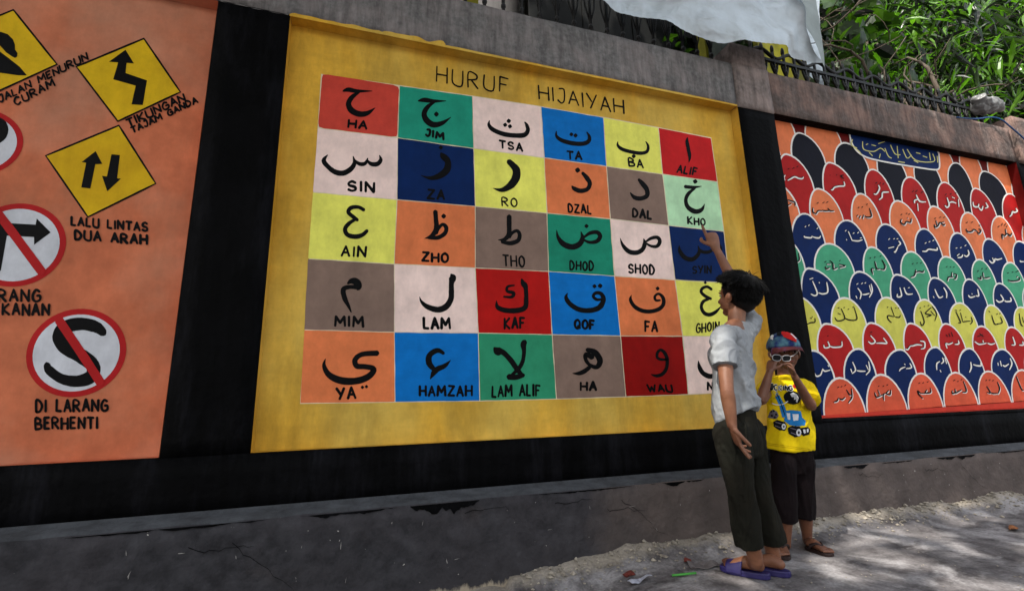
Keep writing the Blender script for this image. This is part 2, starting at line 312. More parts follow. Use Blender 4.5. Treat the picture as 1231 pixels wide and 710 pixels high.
# ---------------------------------------------------------------- strokes: hand lettering as thin paint on the wall
def catmull(pts, sub=5, closed=False):
    pts = [np.array(p, float) for p in pts]
    if len(pts) < 3 and not closed:
        out = []
        for i in range(len(pts)-1):
            for k in range(sub): out.append(pts[i]+(pts[i+1]-pts[i])*k/sub)
        out.append(pts[-1]); return out
    out = []; n = len(pts)
    rng = range(n) if closed else range(n-1)
    for i in rng:
        if closed: p0, p1, p2, p3 = pts[i-1], pts[i], pts[(i+1) % n], pts[(i+2) % n]
        else: p0, p1, p2, p3 = pts[max(i-1, 0)], pts[i], pts[i+1], pts[min(i+2, n-1)]
        for k in range(sub):
            t = k/sub
            out.append(.5*((2*p1)+(-p0+p2)*t+(2*p0-5*p1+4*p2-p3)*t*t+(-p0+3*p1-3*p2+p3)*t**3))
    if not closed: out.append(pts[-1])
    return out
def ribbon(mb, pts, Y, mi=0, smooth=True, proj=None, sub=5, closed=False, rough=0):
    if proj is None: ribbon.k = (getattr(ribbon, 'k', 0)+1) % 9; Y = Y-.00006*ribbon.k
    """pts (px,py,width px); mapped on the plane at Y (or by proj)"""
    proj = proj or (lambda x, y: P(x, y, Y))
    q = catmull(pts, sub, closed) if smooth else [np.array(p, float) for p in pts]
    L_, R2 = [], []; n = len(q)
    for i in range(n):
        a = q[(i-1) % n] if (closed or i > 0) else q[i]; b = q[(i+1) % n] if (closed or i < n-1) else q[i]
        t = (b-a)[:2]; l = np.hypot(*t); t = t/l if l > 1e-6 else np.array([1, 0.])
        nr = np.array([-t[1], t[0]]); w_ = max(q[i][2], .25)/2
        if rough: w_ *= 1+random.uniform(-rough, rough)
        L_.append(q[i][:2]+nr*w_); R2.append(q[i][:2]-nr*w_)
    V = [proj(*p) for p in L_] + [proj(*p) for p in R2]
    F = [(i, i+1, n+i+1, n+i) for i in range(n-1)]
    if closed: F.append((n-1, 0, n, 2*n-1))
    mb.add(V, F, mi)
    if not closed:
        for i, sgn in ((0, -1), (n-1, 1)):
            if q[i][2] > 1.2:
                c = q[i][:2]; a = q[max(i-1, 0)][:2] if i else q[0][:2]; b = q[i][:2] if i else q[1][:2]
                an = math.atan2(*(b-a)[::-1]); r = q[i][2]/2*.98
                fan = [c] + [c+np.array([math.cos(an+sgn*th), math.sin(an+sgn*th)])*r*(1 if abs(th) > 1 else .75) for th in ([-math.pi/2, -.9, 0, .9, math.pi/2] if sgn > 0 else [math.pi/2, 2.25, math.pi, 4.05, 3*math.pi/2])]
                if sgn < 0: fan = [c] + [c+np.array([math.cos(an+th), math.sin(an+th)])*r*(.75 if 2 < th < 4.2 else 1) for th in [math.pi/2, 2.25, math.pi, 4.03, 3*math.pi/2]]
                mb.add([proj(*p) for p in fan], [(0, k, k+1) for k in range(1, 5)], mi)
def poly(mb, pts, Y, mi=0, proj=None):
    if proj is None and len(pts) == 6: ribbon.k = (getattr(ribbon, 'k', 0)+1) % 9; Y = Y-.00006*ribbon.k
    proj = proj or (lambda x, y: P(x, y, Y))
    mb.add([proj(*p) for p in pts], [tuple(range(len(pts)))], mi)

FONT = {
 'A': [[(0, 0), (.5, 1), (1, 0)], [(.2, .36), (.8, .36)]], 'B': [[(0, 0), (0, 1), (.7, .88), (.7, .62), (0, .53)], [(0, .53), (.85, .42), (.85, .1), (0, 0)]],
 'C': [[(.95, .85), (.5, 1), (.08, .7), (.08, .3), (.5, 0), (.95, .15)]], 'D': [[(.05, 0), (.05, 1), (.6, .92), (.95, .5), (.6, .06), (.05, 0)]],
 'E': [[(.9, 1), (0, 1), (0, 0), (.9, 0)], [(0, .52), (.7, .52)]], 'F': [[(.95, .95), (0, 1), (0, 0)], [(0, .52), (.75, .5)]],
 'G': [[(.9, .85), (.45, 1), (.05, .6), (.1, .15), (.5, 0), (.95, .15), (.95, .48), (.55, .48)]], 'H': [[(0, 0), (0, 1)], [(1, 0), (1, 1)], [(0, .5), (1, .5)]],
 'I': [[(.5, 0), (.5, 1)]], 'J': [[(.3, 1), (.95, 1), (.9, .25), (.5, 0), (.05, .18)]], 'K': [[(0, 0), (0, 1)], [(.9, 1), (.05, .48), (.95, 0)]],
 'L': [[(.05, 1), (0, .03), (.9, 0)]], 'M': [[(0, 0), (.08, 1), (.5, .35), (.92, 1), (1, 0)]], 'N': [[(0, 0), (.02, 1), (.95, .02), (1, 1)]],
 'O': [[(.5, 1), (.08, .75), (.08, .25), (.5, 0), (.92, .25), (.92, .75), (.5, 1)]], 'P': [[(0, 0), (0, 1), (.85, .85), (.8, .55), (0, .5)]],
 'Q': [[(.5, 1), (.08, .75), (.08, .25), (.5, 0), (.92, .25), (.92, .75), (.5, 1)], [(.6, .3), (1, 0)]],
 'R': [[(0, 0), (0, 1), (.75, .9), (.75, .6), (0, .5)], [(.3, .5), (.95, 0)]], 'S': [[(.9, .85), (.5, 1), (.1, .8), (.2, .55), (.8, .42), (.9, .15), (.5, 0), (.05, .12)]],
 'T': [[(0, 1), (1, .97)], [(.5, 1), (.5, 0)]], 'U': [[(0, 1), (.03, .1), (.9, 0), (.97, 1)]], 'V': [[(0, 1), (.5, 0), (1, 1)]],
 'W': [[(0, 1), (.25, 0), (.5, .7), (.75, 0), (1, 1)]], 'Y': [[(0, 1), (.5, .45)], [(1, 1), (.35, 0)]], 'Z': [[(.05, 1), (.95, .97), (0, .03), (1, 0)]]}
WID = {'I': .12, 'M': 1.05, 'W': 1.1, 'L': .62, 'F': .66, 'E': .66, 'J': .62, ' ': .55}
ROUND = set('CDGOQSBRPJU')
def text(mb, s, BL, BR, TL, wd, Y, gap=.38, mi=0, proj=None, jit=.035, crop=None):
    if crop: BL, BR, TL = C(crop, BL), C(crop, BR), C(crop, TL); wd = wd/CR[crop][2]
    BL, BR, TL = map(lambda p: np.array(p, float), (BL, BR, TL)); up = TL-BL; ex = BR-BL
    ws = [WID.get(ch, .8) for ch in s]; tot = sum(ws)+gap*(len(s)-1); x = 0
    for ch, cw in zip(s, ws):
        if ch != ' ':
            jx, jy, js = [random.uniform(-jit, jit) for _ in range(3)]
            for st in FONT[ch]:
                pts = []
                for (a, b) in st:
                    u = (x+(a if ch != 'I' else .5)*cw)/tot + jx*.3/len(s)+random.uniform(-jit, jit)*.15/len(s)
                    v = b*(1+js)+jy+random.uniform(-jit, jit)*.3
                    p = BL+ex*u+up*v
                    pts.append((p[0], p[1], wd*random.uniform(.82, 1.16)))
                if ch in ROUND: ribbon(mb, pts, Y, mi, proj=proj, sub=4)
                else:
                    for a_, b_ in zip(pts, pts[1:]): ribbon(mb, [a_, b_], Y, mi, smooth=False, proj=proj)
                if ch not in ROUND:
                    for p in pts[1:-1]:            # round the corners
                        r = p[2]/2
                        poly(mb, [(p[0]+r*math.cos(k*math.pi/3), p[1]+r*math.sin(k*math.pi/3)) for k in range(6)], Y, mi, proj)
        x += cw+gap
CR = {'A': (380, 80, 6.155), 'B': (560, 110, 6.839), 'C': (720, 130, 7.694), 'D': (370, 150, 6.155), 'E': (565, 175, 6.839), 'F': (725, 195, 7.694),
      'G': (365, 225, 5.862), 'H': (565, 240, 6.839), 'I': (725, 260, 7.694), 'J': (360, 305, 5.595), 'K': (565, 315, 6.479), 'L': (730, 325, 7.694),
      'M': (355, 390, 5.352), 'N': (565, 390, 6.155), 'O': (740, 395, 7.886), 'P': (510, 60, 4.735), 'Q': (0, 0, 2.366), 'R': (0, 230, 2.15),
      '0': (930, 130, 3.738), '1': (930, 150, 7.1), '2': (1060, 170, 5.918), '3': (940, 230, 6.453), '4': (1080, 240, 6.457), '5': (955, 320, 7.103),
      '6': (1090, 320, 7.099), '7': (965, 400, 6.764), '8': (1090, 400, 6.759), 'T': (905, 445, 7.1)}
def C(c, p):
    x0, y0, s = CR[c]; return (x0+p[0]/s, y0+p[1]/s)
def Cw(c, p):
    x0, y0, s = CR[c]; return (x0+p[0]/s, y0+p[1]/s, p[2]/s)

# ================================================================= THE SETTING: street
def axis(lo, hi, f0, f1, fine, coarse):
    a = list(np.arange(f0, f1+1e-6, fine)); x = f0
    st = coarse
    left = []
    while x > lo: x -= st; st *= 1.6; left.append(x)
    x = f1; st = coarse; right = []
    while x < hi: x += st; st *= 1.6; right.append(x)
    return left[::-1]+a+right
gx = axis(-60, 80, -1.0, 4.2, .022, .1); gy = axis(-60, 60, .9, 2.1, .022, .1)
def gz(x, y):
    d = max(0, 1.99-y)
    base = -.055*max(0, min(1, (1.35-x)/.7))*max(0, min(1, (y-.6)/.8))    # street drops a little to the left
    if -1.2 < x < 4.4 and .7 < y < 2.2:
        n1 = mnoise.fractal(Vector((x*2.2, y*2.2, 3)), 1, 2, 4); n2 = mnoise.fractal(Vector((x*9, y*9, 7)), 1, 2, 5)
        heap = max(0, 1-d/.16)**1.5*(.036+.045*max(0, mnoise.noise(Vector((x*3.1, 2, 1)))+.4))*(1 if x > .6 else .3)
        return base+.006*n1+.005*n2*(.4+2.6*max(0, 1-d/.30))+heap
    return base
gv = [(x, y, gz(x, y)) for y in gy for x in gx]; nx = len(gx)
gf = [(j*nx+i, j*nx+i+1, (j+1)*nx+i+1, (j+1)*nx+i) for j in range(len(gy)-1) for i in range(nx-1)]
tag(mk('street', gv, gf, M['ground'], smooth=True), 'worn mottled grey concrete street running along the foot of the wall', kind='structure')

# ================================================================= THE WALL
XL, XR = -5.2, 9.0
zt, zb = .714+.855*D, .714-.092*D          # top and bottom of the recesses
zbeam = .714+1.003*D; zled = .714-.197*D
pil = [(-.333*D, -.192*D), (1.064*D, 1.203*D), (2.424*D, 2.56*D)]
wall = empty('boundary_wall', (0, D, 0), 'long painted masonry boundary wall with three recessed murals, black pilasters and a grey weathered top beam', 'wall')
DEP = .30
def wobbox(mb, x0, x1, y0, y1, z0, z1, mi=0, step=.06, amp=.0025, seed=0):
    """box with a slightly uneven front face and edges"""
    n = max(2, int((x1-x0)/step)); k = max(2, int((z1-z0)/step)); b = len(mb.v)
    for j in range(k+1):
        for i in range(n+1):
            x = x0+(x1-x0)*i/n; z = z0+(z1-z0)*j/k
            ex = i in (0, n); ez = j in (0, k)
            w1 = mnoise.fractal(Vector((x*3, z*3, seed)), 1, 2, 4)
            y = y0+amp*w1
            xx = x; zz = z+(amp*.8*mnoise.noise(Vector((x*9, seed, z))) if ez else 0)
            if ex: xx += amp*.8*mnoise.noise(Vector((z*9, seed, x)))
            mb.v.append((xx, y, zz))
    for j in range(k):
        for i in range(n): mb.f.append((b+j*(n+1)+i, b+j*(n+1)+i+1, b+(j+1)*(n+1)+i+1, b+(j+1)*(n+1)+i)); mb.m.append(mi)
    mb.box(x0, x1, y0+.006, y1, z0, z1, mi)
    # skirt
    def sk(a, c, dz=0):
        pass
    rim = [b+i for i in range(n+1)]+[b+j*(n+1)+n for j in range(1, k+1)]+[b+k*(n+1)+i for i in range(n-1, -1, -1)]+[b+j*(n+1) for j in range(k-1, 0, -1)]
    c = len(mb.v)
    for r in rim:
        v = mb.v[r]; mb.v.append((v[0], v[1]+.02, v[2]))
    L_ = len(rim)
    for i in range(L_): mb.f.append((rim[i], c+i, c+(i+1) % L_, rim[(i+1) % L_])); mb.m.append(mi)
# plinth, projecting
YPL = D-.09
m_ = MB(); wobbox(m_, XL, XR, YPL, D+DEP, -.35, zled, step=.05, amp=.005, seed=3); m_.build('plinth', M['plinth'], wall, True)
# ledge: a thin mortar fillet
m_ = MB(); xs = np.arange(XL, XR, .05)
a = []
for x in xs:
    w1 = .006*mnoise.noise(Vector((x*4, 0, 9)))
    a += [(x, YPL+.002, zled-.004), (x, YPL+.004+w1*.3, zled+.010+w1*.4), (x, D-.012+w1, zled+.016+w1*.5), (x, D-.0045, zled+.028)]
n = len(xs); m_.add(a, [(4*i+j, 4*i+4+j, 4*i+5+j, 4*i+1+j) for i in range(n-1) for j in range(3)])
m_.build('ledge', M['ledge'], wall, True)
M['chip'] = mat('bare render chips', (150, 146, 142), rough=.9, var=.2, bump=0)
yq = YPL-.0075
def smear(x0, x1, up, seed, name='paint_smear', m='black', z=None):
    mb = MB(); n = 40; z = zled-.002 if z is None else z; top = [(x0+(x1-x0)*i/n, yq, z) for i in range(n+1)]
    bot = [(x, yq, z-up*max(.04, (math.sin(i/n*math.pi)**.7)*(.5+.9*mnoise.noise(Vector((x*13, seed, 0)))+.35*mnoise.noise(Vector((x*60, seed, 3)))))) for i, (x, _, _) in enumerate(top)]
    mb.add(top+bot, [(i, n+1+i, n+2+i, i+1) for i in range(n)]); return mb.build(name, M[m], wall)
for a_, b_, u_2, sd2 in ((.20, .48, .070, 1), (-.9, -.3, .014, 2), (-.2, .15, .018, 3), (.7, 1.2, .010, 4), (1.3, 1.6, .018, 5), (2.5, 2.7, .026, 6), (2.8, 3.05, .012, 7), (3.25, 3.6, .034, 8), (3.8, 4.2, .014, 9)): smear(a_, b_, u_2, sd2)
mb = MB(); rr0 = random.Random(21)
for k in range(46):
    x = rr0.uniform(-.9, 4.2); z = rr0.uniform(.04, .27); a_ = rr0.choice((0, 1, 1)); L2 = rr0.uniform(.003, .02)*(2 if rr0.random() < .12 else 1)
    p0 = Vector((x, yq, z)); dx = Vector((L2*(1-a_)+rr0.gauss(0, .003), 0, L2*a_+rr0.gauss(0, .003))); w2 = rr0.uniform(.0004, .0011); nn = Vector((dx.z, 0, -dx.x)).normalized()*w2
    mb.add([p0-nn, p0+dx*.5-nn*1.2, p0+dx, p0+dx*.5+nn*1.2, p0+nn], [(0, 1, 2, 3, 4)], 0)
for k in range(9):
    x = rr0.uniform(-.6, 4); z = rr0.uniform(.2, .29); p = Vector((x, yq, z)); V2 = []
    L3 = []
    for j in range(10): L3.append(p.copy()); p += Vector((rr0.uniform(.01, .035), 0, rr0.gauss(0, .008)-.002 if k % 3 else -rr0.uniform(.005, .03)))
    for j, q2 in enumerate(L3): w2 = .0012*(1-j/11)+.0003; V2 += [q2+Vector((0, 0, w2)), q2-Vector((0, 0, w2))]
    mb.add(V2, [(2*j, 2*j+1, 2*j+3, 2*j+2) for j in range(9)], 1)
mb.build('scratches', [M['chip'], M['ink']], wall)
# black band below the murals
m_ = MB(); wobbox(m_, XL, XR, D, D+DEP, zled+.003, zb, seed=5); m_.build('painted_band', M['black'], wall, True)
# pilasters: black shaft (their heads are bare render)
for i, (x0, x1) in enumerate(pil):
    m_ = MB(); wobbox(m_, x0, x1, D+(.001 if i == 0 else -.003), D+DEP, zb+.001, zt-.012*(i == 1)+.0, seed=8+i); m_.build('pilaster', M['black'], wall, True)
m_ = MB(); wobbox(m_, XL, -1.48*D, D+.001, D+DEP, zb+.001, zt, seed=12); m_.build('pilaster', M['black'], wall, True)
m_ = MB(); wobbox(m_, XR-2.2, XR, D+.001, D+DEP, zb+.001, zt, seed=12); m_.build('pilaster', M['black'], wall, True)
# beams between pilaster heads
for (x0, x1, mm, sd_) in ((XL, pil[0][0]-.002, 'beam', 1), (pil[0][0], pil[1][0]-.003, 'beam', 2), (pil[1][1]+.003, pil[2][0]+.02, 'beam2', 3), (pil[2][1]+.003, XR, 'beam2', 4)):
    m_ = MB(); wobbox(m_, x0, x1, D+.001*sd_*.5, D+DEP, zt+.001, zbeam, seed=20+sd_, step=.045, amp=.004); m_.build('beam', M[mm], wall, True)
# central pier head, a little proud and higher
m_ = MB(); wobbox(m_, pil[1][0], pil[1][1], D-.006, D+DEP, zt-.011, zbeam+.005, seed=31, step=.04, amp=.004)
wobbox(m_, pil[1][0]+.004, pil[1][1]-.004, D-.004, D+DEP, zbeam+.0055, zbeam+.16, seed=32, step=.04, amp=.004); m_.build('pier_head', M['pier'], wall, True)
# right end pier head
m_ = MB(); wobbox(m_, pil[2][0]+.022, pil[2][1], D-.03, D+DEP, zt-.01, zbeam+.10, seed=33, step=.04, amp=.005); m_.build('pier_head', M['beam2'], wall, True)
# irregular flap of the black paint over the pier head
def tongue(mb, x0, x1, z, up, Y, seed, mi=0):
    n = 26; top = []
    for i in range(n+1):
        x = x0+(x1-x0)*i/n; top.append((x, Y, z+up*(.45+.55*mnoise.noise(Vector((x*14, seed, 0))))*(1 if 0 < i < n else .4)))
    v = [(x0+(x1-x0)*i/n, Y, z-.01) for i in range(n+1)]+top
    mb.add(v, [(i, i+1, n+2+i, n+1+i) for i in range(n)], mi)
m_ = MB(); tongue(m_, pil[0][0]+.01, pil[0][1]-.005, zt+.002, -.022, D-.0045, 2); 
m_.build('paint_edge', M['beam'], wall)
# yellow paint lapping unevenly onto the beam above the middle mural
m_ = MB()
def lap(x0, x1, up, seed): tongue(m_, x0, x1, zt, up, D-.0042, seed)
lap(-.192*D, 1.06*D, .008, 4); lap(-.19*D, .02, .02, 5); lap(.02, .34, .034, 8); m_.v = [(v[0], v[1]-.0003*(i//54), v[2]) for i, v in enumerate(m_.v)]
m_.build('paint_edge', M['yellow'], wall)

def panel(x0, x1, z0, z1, mback, mrev, label, mright=None, mtop=None):
    """recessed tray: painted back face and four reveals; slightly uneven plaster"""
    e = .0025
    x0 += e; x1 -= e; z0 += e; z1 -= e
    mb = MB(); n = int((x1-x0)/.05); k = int((z1-z0)/.05); b = 0
    for j in range(k+1):
        for i in range(n+1):
            x = x0+(x1-x0)*i/n; z = z0+(z1-z0)*j/k
            mb.v.append((x, YP+.0003*mnoise.fractal(Vector((x*2, z*2, 1)), 1, 2, 3), z))
    for j in range(k):
        for i in range(n): mb.f.append((j*(n+1)+i, j*(n+1)+i+1, (j+1)*(n+1)+i+1, (j+1)*(n+1)+i)); mb.m.append(0)
    yf = D+.0015
    def rev(a, c, mi, ax):
        N_ = 60; vs = []
        for i in range(N_+1):
            t = i/N_; p = Vector(a)*(1-t)+Vector(c)*t
            for q, yy in enumerate((YP+.002, (YP+yf)/2, yf)):
                w1 = .003*mnoise.noise(Vector((p.x*5, yy*30, p.z*5))) if q == 1 else 0
                vs.append((p.x+(w1 if ax else 0), yy, p.z+(0 if ax else w1)))
        mb.add(vs, [(3*i+j, 3*i+1+j, 3*i+4+j, 3*i+3+j) for i in range(N_) for j in range(2)], mi)
    rev((x0, 0, z1), (x1, 0, z1), 3, 0); rev((x0, 0, z0), (x1, 0, z0), 1, 0); rev((x0, 0, z0), (x0, 0, z1), 1, 1); rev((x1, 0, z0), (x1, 0, z1), 2, 1)
    o = mb.build('mural_panel', [M[mback], M[mrev], M[mright or mrev], M[mtop or mrev]], wall, True)
    o['label'] = label
    return o
pan1 = panel(-1.48*D, -.333*D, zb, zt, 'salmon', 'salmon', 'orange mural panel of painted traffic signs')
pan2 = panel(-.192*D, 1.064*D, zb, zt, 'yellow', 'yellow', 'yellow mural panel of lettered coloured squares headed HURUF HIJAIYAH')
pan3 = panel(1.203*D, 2.424*D, .714-.081*D, zt, 'dred', 'p3edge', 'mural panel of overlapping coloured scales with white handwriting', 'dred', 'black')  # top reveal coloured black to stand in for the shade under the beam
m_ = MB(); wobbox(m_, 1.203*D+.001, 2.424*D-.001, D, D+DEP, zb+.001, .714-.081*D, seed=15); m_.build('painted_band', M['black'], wall, True)
# coral strip along the foot of the scale mural
m_ = MB(); m_.add([P(985, 506, YP-.0044), P(1260, 488, YP-.0044), P(1260, 480.2, YP-.0044), P(983, 499.3, YP-.0044)], [(0, 1, 2, 3)])
m_.v = [(min(v[0], 2.424*D-.004), v[1], max(v[2], .714-.081*D+.003)) for v in m_.v]
o = m_.build('coral_strip', M['p3edge'], pan3)

# ----------------------------------------------------------------- middle mural: 30 lettered squares
grid = [[(387, 88), (480.3, 103), (568, 115.5), (650.3, 128.2), (725.5, 141.2), (791.5, 153.5), (855, 165.8)],
        [(381.8, 154), (478, 165.7), (569.5, 178.5), (654.3, 189.7), (729.2, 200), (796.6, 209.5), (862.4, 218.5)],
        [(375.8, 231), (477.3, 240), (571.4, 248), (657.6, 256.2), (733.7, 263), (803.8, 271), (870.2, 278)],
        [(369.9, 310.8), (474, 317.3), (571.3, 322), (659.4, 326), (738.9, 331.6), (811.5, 336.3), (877, 340)],
        [(365.4, 396.2), (474, 399), (575, 400), (663.8, 402), (746, 403.5), (820.7, 403.8), (885, 404)],
        [(360.7, 484.6), (474.8, 483), (576.8, 481.6), (669, 479.2), (752.4, 476.6), (827.5, 473.8), (893, 471)]]
tcol = [['red', 'teal', 'pink', 'blue', 'lime', 'red2'], ['pink', 'navy', 'lime', 'orange', 'brown', 'mint'], ['lime', 'orange', 'brown', 'green', 'pink', 'navy'],
        ['brown', 'pink', 'redd', 'blue', 'orange', 'lime'], ['orange', 'blue', 'green2', 'brown', 'redw', 'pink']]
cname = {'red': 'brick red', 'teal': 'teal', 'pink': 'pinkish white', 'blue': 'sky blue', 'lime': 'pale yellow', 'red2': 'bright red', 'navy': 'navy blue', 'orange': 'orange',
         'brown': 'brown', 'mint': 'mint green', 'green': 'green', 'redd': 'bright red', 'green2': 'green', 'redw': 'dark red'}
# crop, strokes, dots, caption, BL, BR, TL, width
LET = [
 [('A', [[(200,182,14),(240,172,34),(300,182,28),(415,182,5)], [(320,190,14),(268,225,34),(240,275,40),(262,325,46),(320,352,44),(380,345,34),(438,305,4)]], [], 'HA', (237,450),(372,462),(243,394),14),
  ('A', [[(755,255,10),(800,248,34),(870,256,26),(962,255,5)], [(880,262,12),(830,295,32),(800,345,38),(815,395,44),(865,430,44),(930,420,34),(998,375,4)]], [(890,353,17)], 'JIM', (810,512),(942,540),(812,466),15),
  ('B', [[(195,238,6),(190,275,26),(225,315,36),(310,350,38),(400,362,38),(480,358,40),(510,320,34),(500,275,26),(482,250,8)]], [(353,243,17),(323,275,16),(363,287,16)], 'TSA', (280,462),(465,490),(277,402),13),
  ('B', [[(745,325,6),(745,365,22),(785,400,34),(870,425,36),(960,430,36),(1010,408,34),(1015,370,26),(995,335,10)]], [(868,353,15),(902,362,16)], 'TA', (835,550),(953,562),(832,488),14),
  ('C', [[(175,308,5),(175,345,24),(215,380,34),(300,405,34),(390,417,34),(445,400,30),(455,350,24),(432,308,8)]], [(322,445,18)], 'BA', (280,535),(410,550),(273,462),15),
  ('C', [[(820,270,8),(815,310,32),(828,380,34),(840,450,30),(832,502,5)]], [], 'ALIF', (722,595),(900,620),(735,530),14)],
 [('D', [[(148,222,6),(118,265,34),(150,310,34),(200,348,38),(260,358,40),(315,330,38),(345,285,30),(335,232,6)], [(345,265,20),(385,290,28),(425,285,28),(445,245,6)], [(440,265,16),(470,290,30),(515,290,34),(540,260,28),(530,225,6)]], [], 'SIN', (297,485),(490,497),(297,415),17),
  ('D', [[(985,210,14),(1000,232,44),(1035,270,46),(1030,330,52),(980,375,46),(910,395,28),(838,375,3)]], [(985,168,14)], 'ZA', (888,545),(1008,552),(890,480),14),
  ('E', [[(318,130,44),(352,162,52),(382,205,64),(375,270,68),(330,330,60),(260,365,34),(188,350,3)]], [], 'RO', (265,495),(388,505),(263,425),11),
  ('E', [[(925,225,26),(960,265,38),(985,310,36),(965,358,34),(905,372,38),(855,352,34),(838,332,10)]], [(885,202,20)], 'DZAL', (810,545),(998,560),(806,478),13),
  ('F', [[(330,160,26),(370,205,46),(405,255,44),(405,310,42),(350,335,40),(290,325,38),(250,280,8)]], [], 'DAL', (275,505),(448,525),(275,433),17),
  ('F', [[(758,225,32),(830,232,30),(912,222,5)], [(850,240,20),(790,290,34),(765,350,34),(785,415,40),(850,455,46),(910,440,36),(940,385,4)]], [(852,178,20)], 'KHO', (787,570),(945,585),(784,508),13)],
 [('G', [[(425,160,26),(385,140,26),(335,145,30),(315,175,28),(345,205,28),(380,232,24)], [(375,220,20),(320,255,28),(292,295,30),(310,335,32),(365,348,34),(415,335,30),(448,305,24)]], [], 'AIN', (268,485),(436,490),(272,417),13),
  ('G', [[(928,170,32),(932,220,32),(935,290,36),(905,340,30),(852,362,3)], [(880,355,22),(945,355,30),(995,325,30),(1005,285,30),(980,262,24),(950,290,24),(935,325,24)]], [(987,204,16)], 'ZHO', (837,520),(1018,526),(837,460),15),
  ('H', [[(322,135,40),(322,200,40),(320,280,38),(285,325,32),(228,330,3)], [(262,345,28),(330,358,36),(395,335,36),(408,285,32),(385,255,28),(345,275,26),(325,310,24)]], [], 'THO', (275,545),(450,550),(270,457),12),
  ('H', [[(712,248,4),(725,310,28),(770,365,46),(840,388,48),(900,365,46),(925,315,36),(912,262,6)], [(930,315,16),(985,275,30),(1045,268,34),(1070,300,36),(1045,340,34),(985,350,26),(935,330,18)]], [(958,217,16)], 'DHOD', (822,572),(1016,580),(822,502),12),
  ('I', [[(158,200,4),(185,270,30),(240,325,42),(310,335,44),(365,305,42),(385,250,36),(375,205,6)], [(390,240,16),(440,205,30),(500,195,34),(525,230,36),(500,275,34),(445,275,26),(400,250,18)]], [], 'SHOD', (237,518),(475,540),(235,437),15),
  ('I', [[(705,268,6),(710,320,34),(755,380,40),(820,398,42),(870,365,36),(890,320,30),(878,270,6)], [(885,300,20),(920,328,30),(970,330,32),(1010,310,24),(1020,270,8)], [(1015,300,18),(1050,325,30),(1090,305,26),(1085,260,6)]], [(938,236,20), (1000,222,18), (970,190,17)], 'SYIN', (828,525),(1000,522),(828,460),12)],
 [('J', [[(325,200,14),(345,185,34),(375,185,50),(398,212,46),(392,235,30)], [(405,228,30),(340,222,28),(295,240,34),(305,300,34),(330,350,22),(348,392,8)]], [], 'MIM', (240,485),(428,488),(240,420),14),
  ('J', [[(1020,138,14),(1030,160,50),(1022,200,34),(1022,250,36),(1018,305,38),(985,355,42),(930,375,40),(860,355,34),(820,320,18),(808,288,3)]], [], 'LAM', (837,502),(1012,502),(834,432),15),
  ('K', [[(402,132,14),(415,165,42),(430,185,42),(436,215,34),(438,280,36),(430,350,40),(370,375,42),(280,375,40),(215,350,34),(207,298,4)], [(345,180,12),(295,190,20),(290,225,24),(340,240,28),(325,270,24),(262,268,14)]], [], 'KAF', (270,518),(425,512),(270,437),15),
  ('K', [[(762,238,3),(748,275,30),(780,325,36),(850,368,38),(940,375,40),(1010,350,42),(1040,290,38),(1020,245,30),(980,240,26),(960,265,24),(985,290,24),(1020,290,18)]], [(970,187,15),(1014,184,17)], 'QOF', (817,515),(968,518),(817,447),16),
  ('L', [[(225,225,3),(215,270,30),(250,330,36),(320,370,38),(400,378,38),(480,355,38),(520,310,36),(515,250,34),(475,215,24),(440,240,24),(450,275,24),(490,275,18)]], [(466,166,17)], 'FA', (352,560),(463,562),(352,470),17),
  ('L', [[(965,175,26),(925,150,26),(880,165,28),(870,200,28),(905,235,30),(960,262,26)], [(940,262,24),(890,285,30),(870,335,30),(895,390,34),(945,408,36),(1000,385,32),(1050,335,10)]], [(907,112,13)], 'GHOIN', (825,575),(1035,552),(825,494),12)],
 [('M', [[(195,218,3),(185,265,26),(220,325,40),(300,360,46),(400,360,44),(475,330,40),(505,285,36),(450,270,34),(395,265,36),(385,225,34),(430,190,32),(528,183,36)]], [(432,402,10),(458,398,10)], 'YA', (268,478),(388,475),(265,407),14),
  ('M', [[(955,185,20),(915,165,32),(865,195,36),(860,245,40),(890,285,30)], [(1000,228,4),(960,265,30),(915,285,36),(890,310,34),(868,350,5)]], [], 'HAMZAH', (802,455),(1136,458),(802,392),13),
  ('N', [[(180,172,20),(205,195,64),(245,205,40),(300,260,40),(345,325,38),(385,375,30)], [(405,125,40),(395,150,44),(400,200,30),(390,270,30),(360,325,32),(310,370,20)], [(285,385,44),(340,388,40),(395,372,34)]], [], 'LAM ALIF', (165,535),(518,522),(165,455),13),
  ('N', [[(865,185,30),(925,205,44),(962,265,44),(940,312,36),(890,300,26),(858,262,28),(858,220,34),(905,240,44)], [(885,315,30),(845,345,34),(805,360,28),(758,360,4)]], [], 'HA', (820,485),(933,483),(820,427),15),
  ('O', [[(490,290,20),(430,290,26),(395,270,28),(398,225,28),(430,200,28),(470,235,34),(490,300,36),(480,380,34),(440,430,34),(385,445,30),(335,430,8)]], [], 'WAU', (312,590),(542,595),(298,527),16),
  ('O', [[(785,300,4),(795,360,36),(830,420,44),(900,450,48),(960,420,40),(985,360,30),(975,310,8)]], [], 'NUN', (875,580),(1060,578),(873,512),16)]]
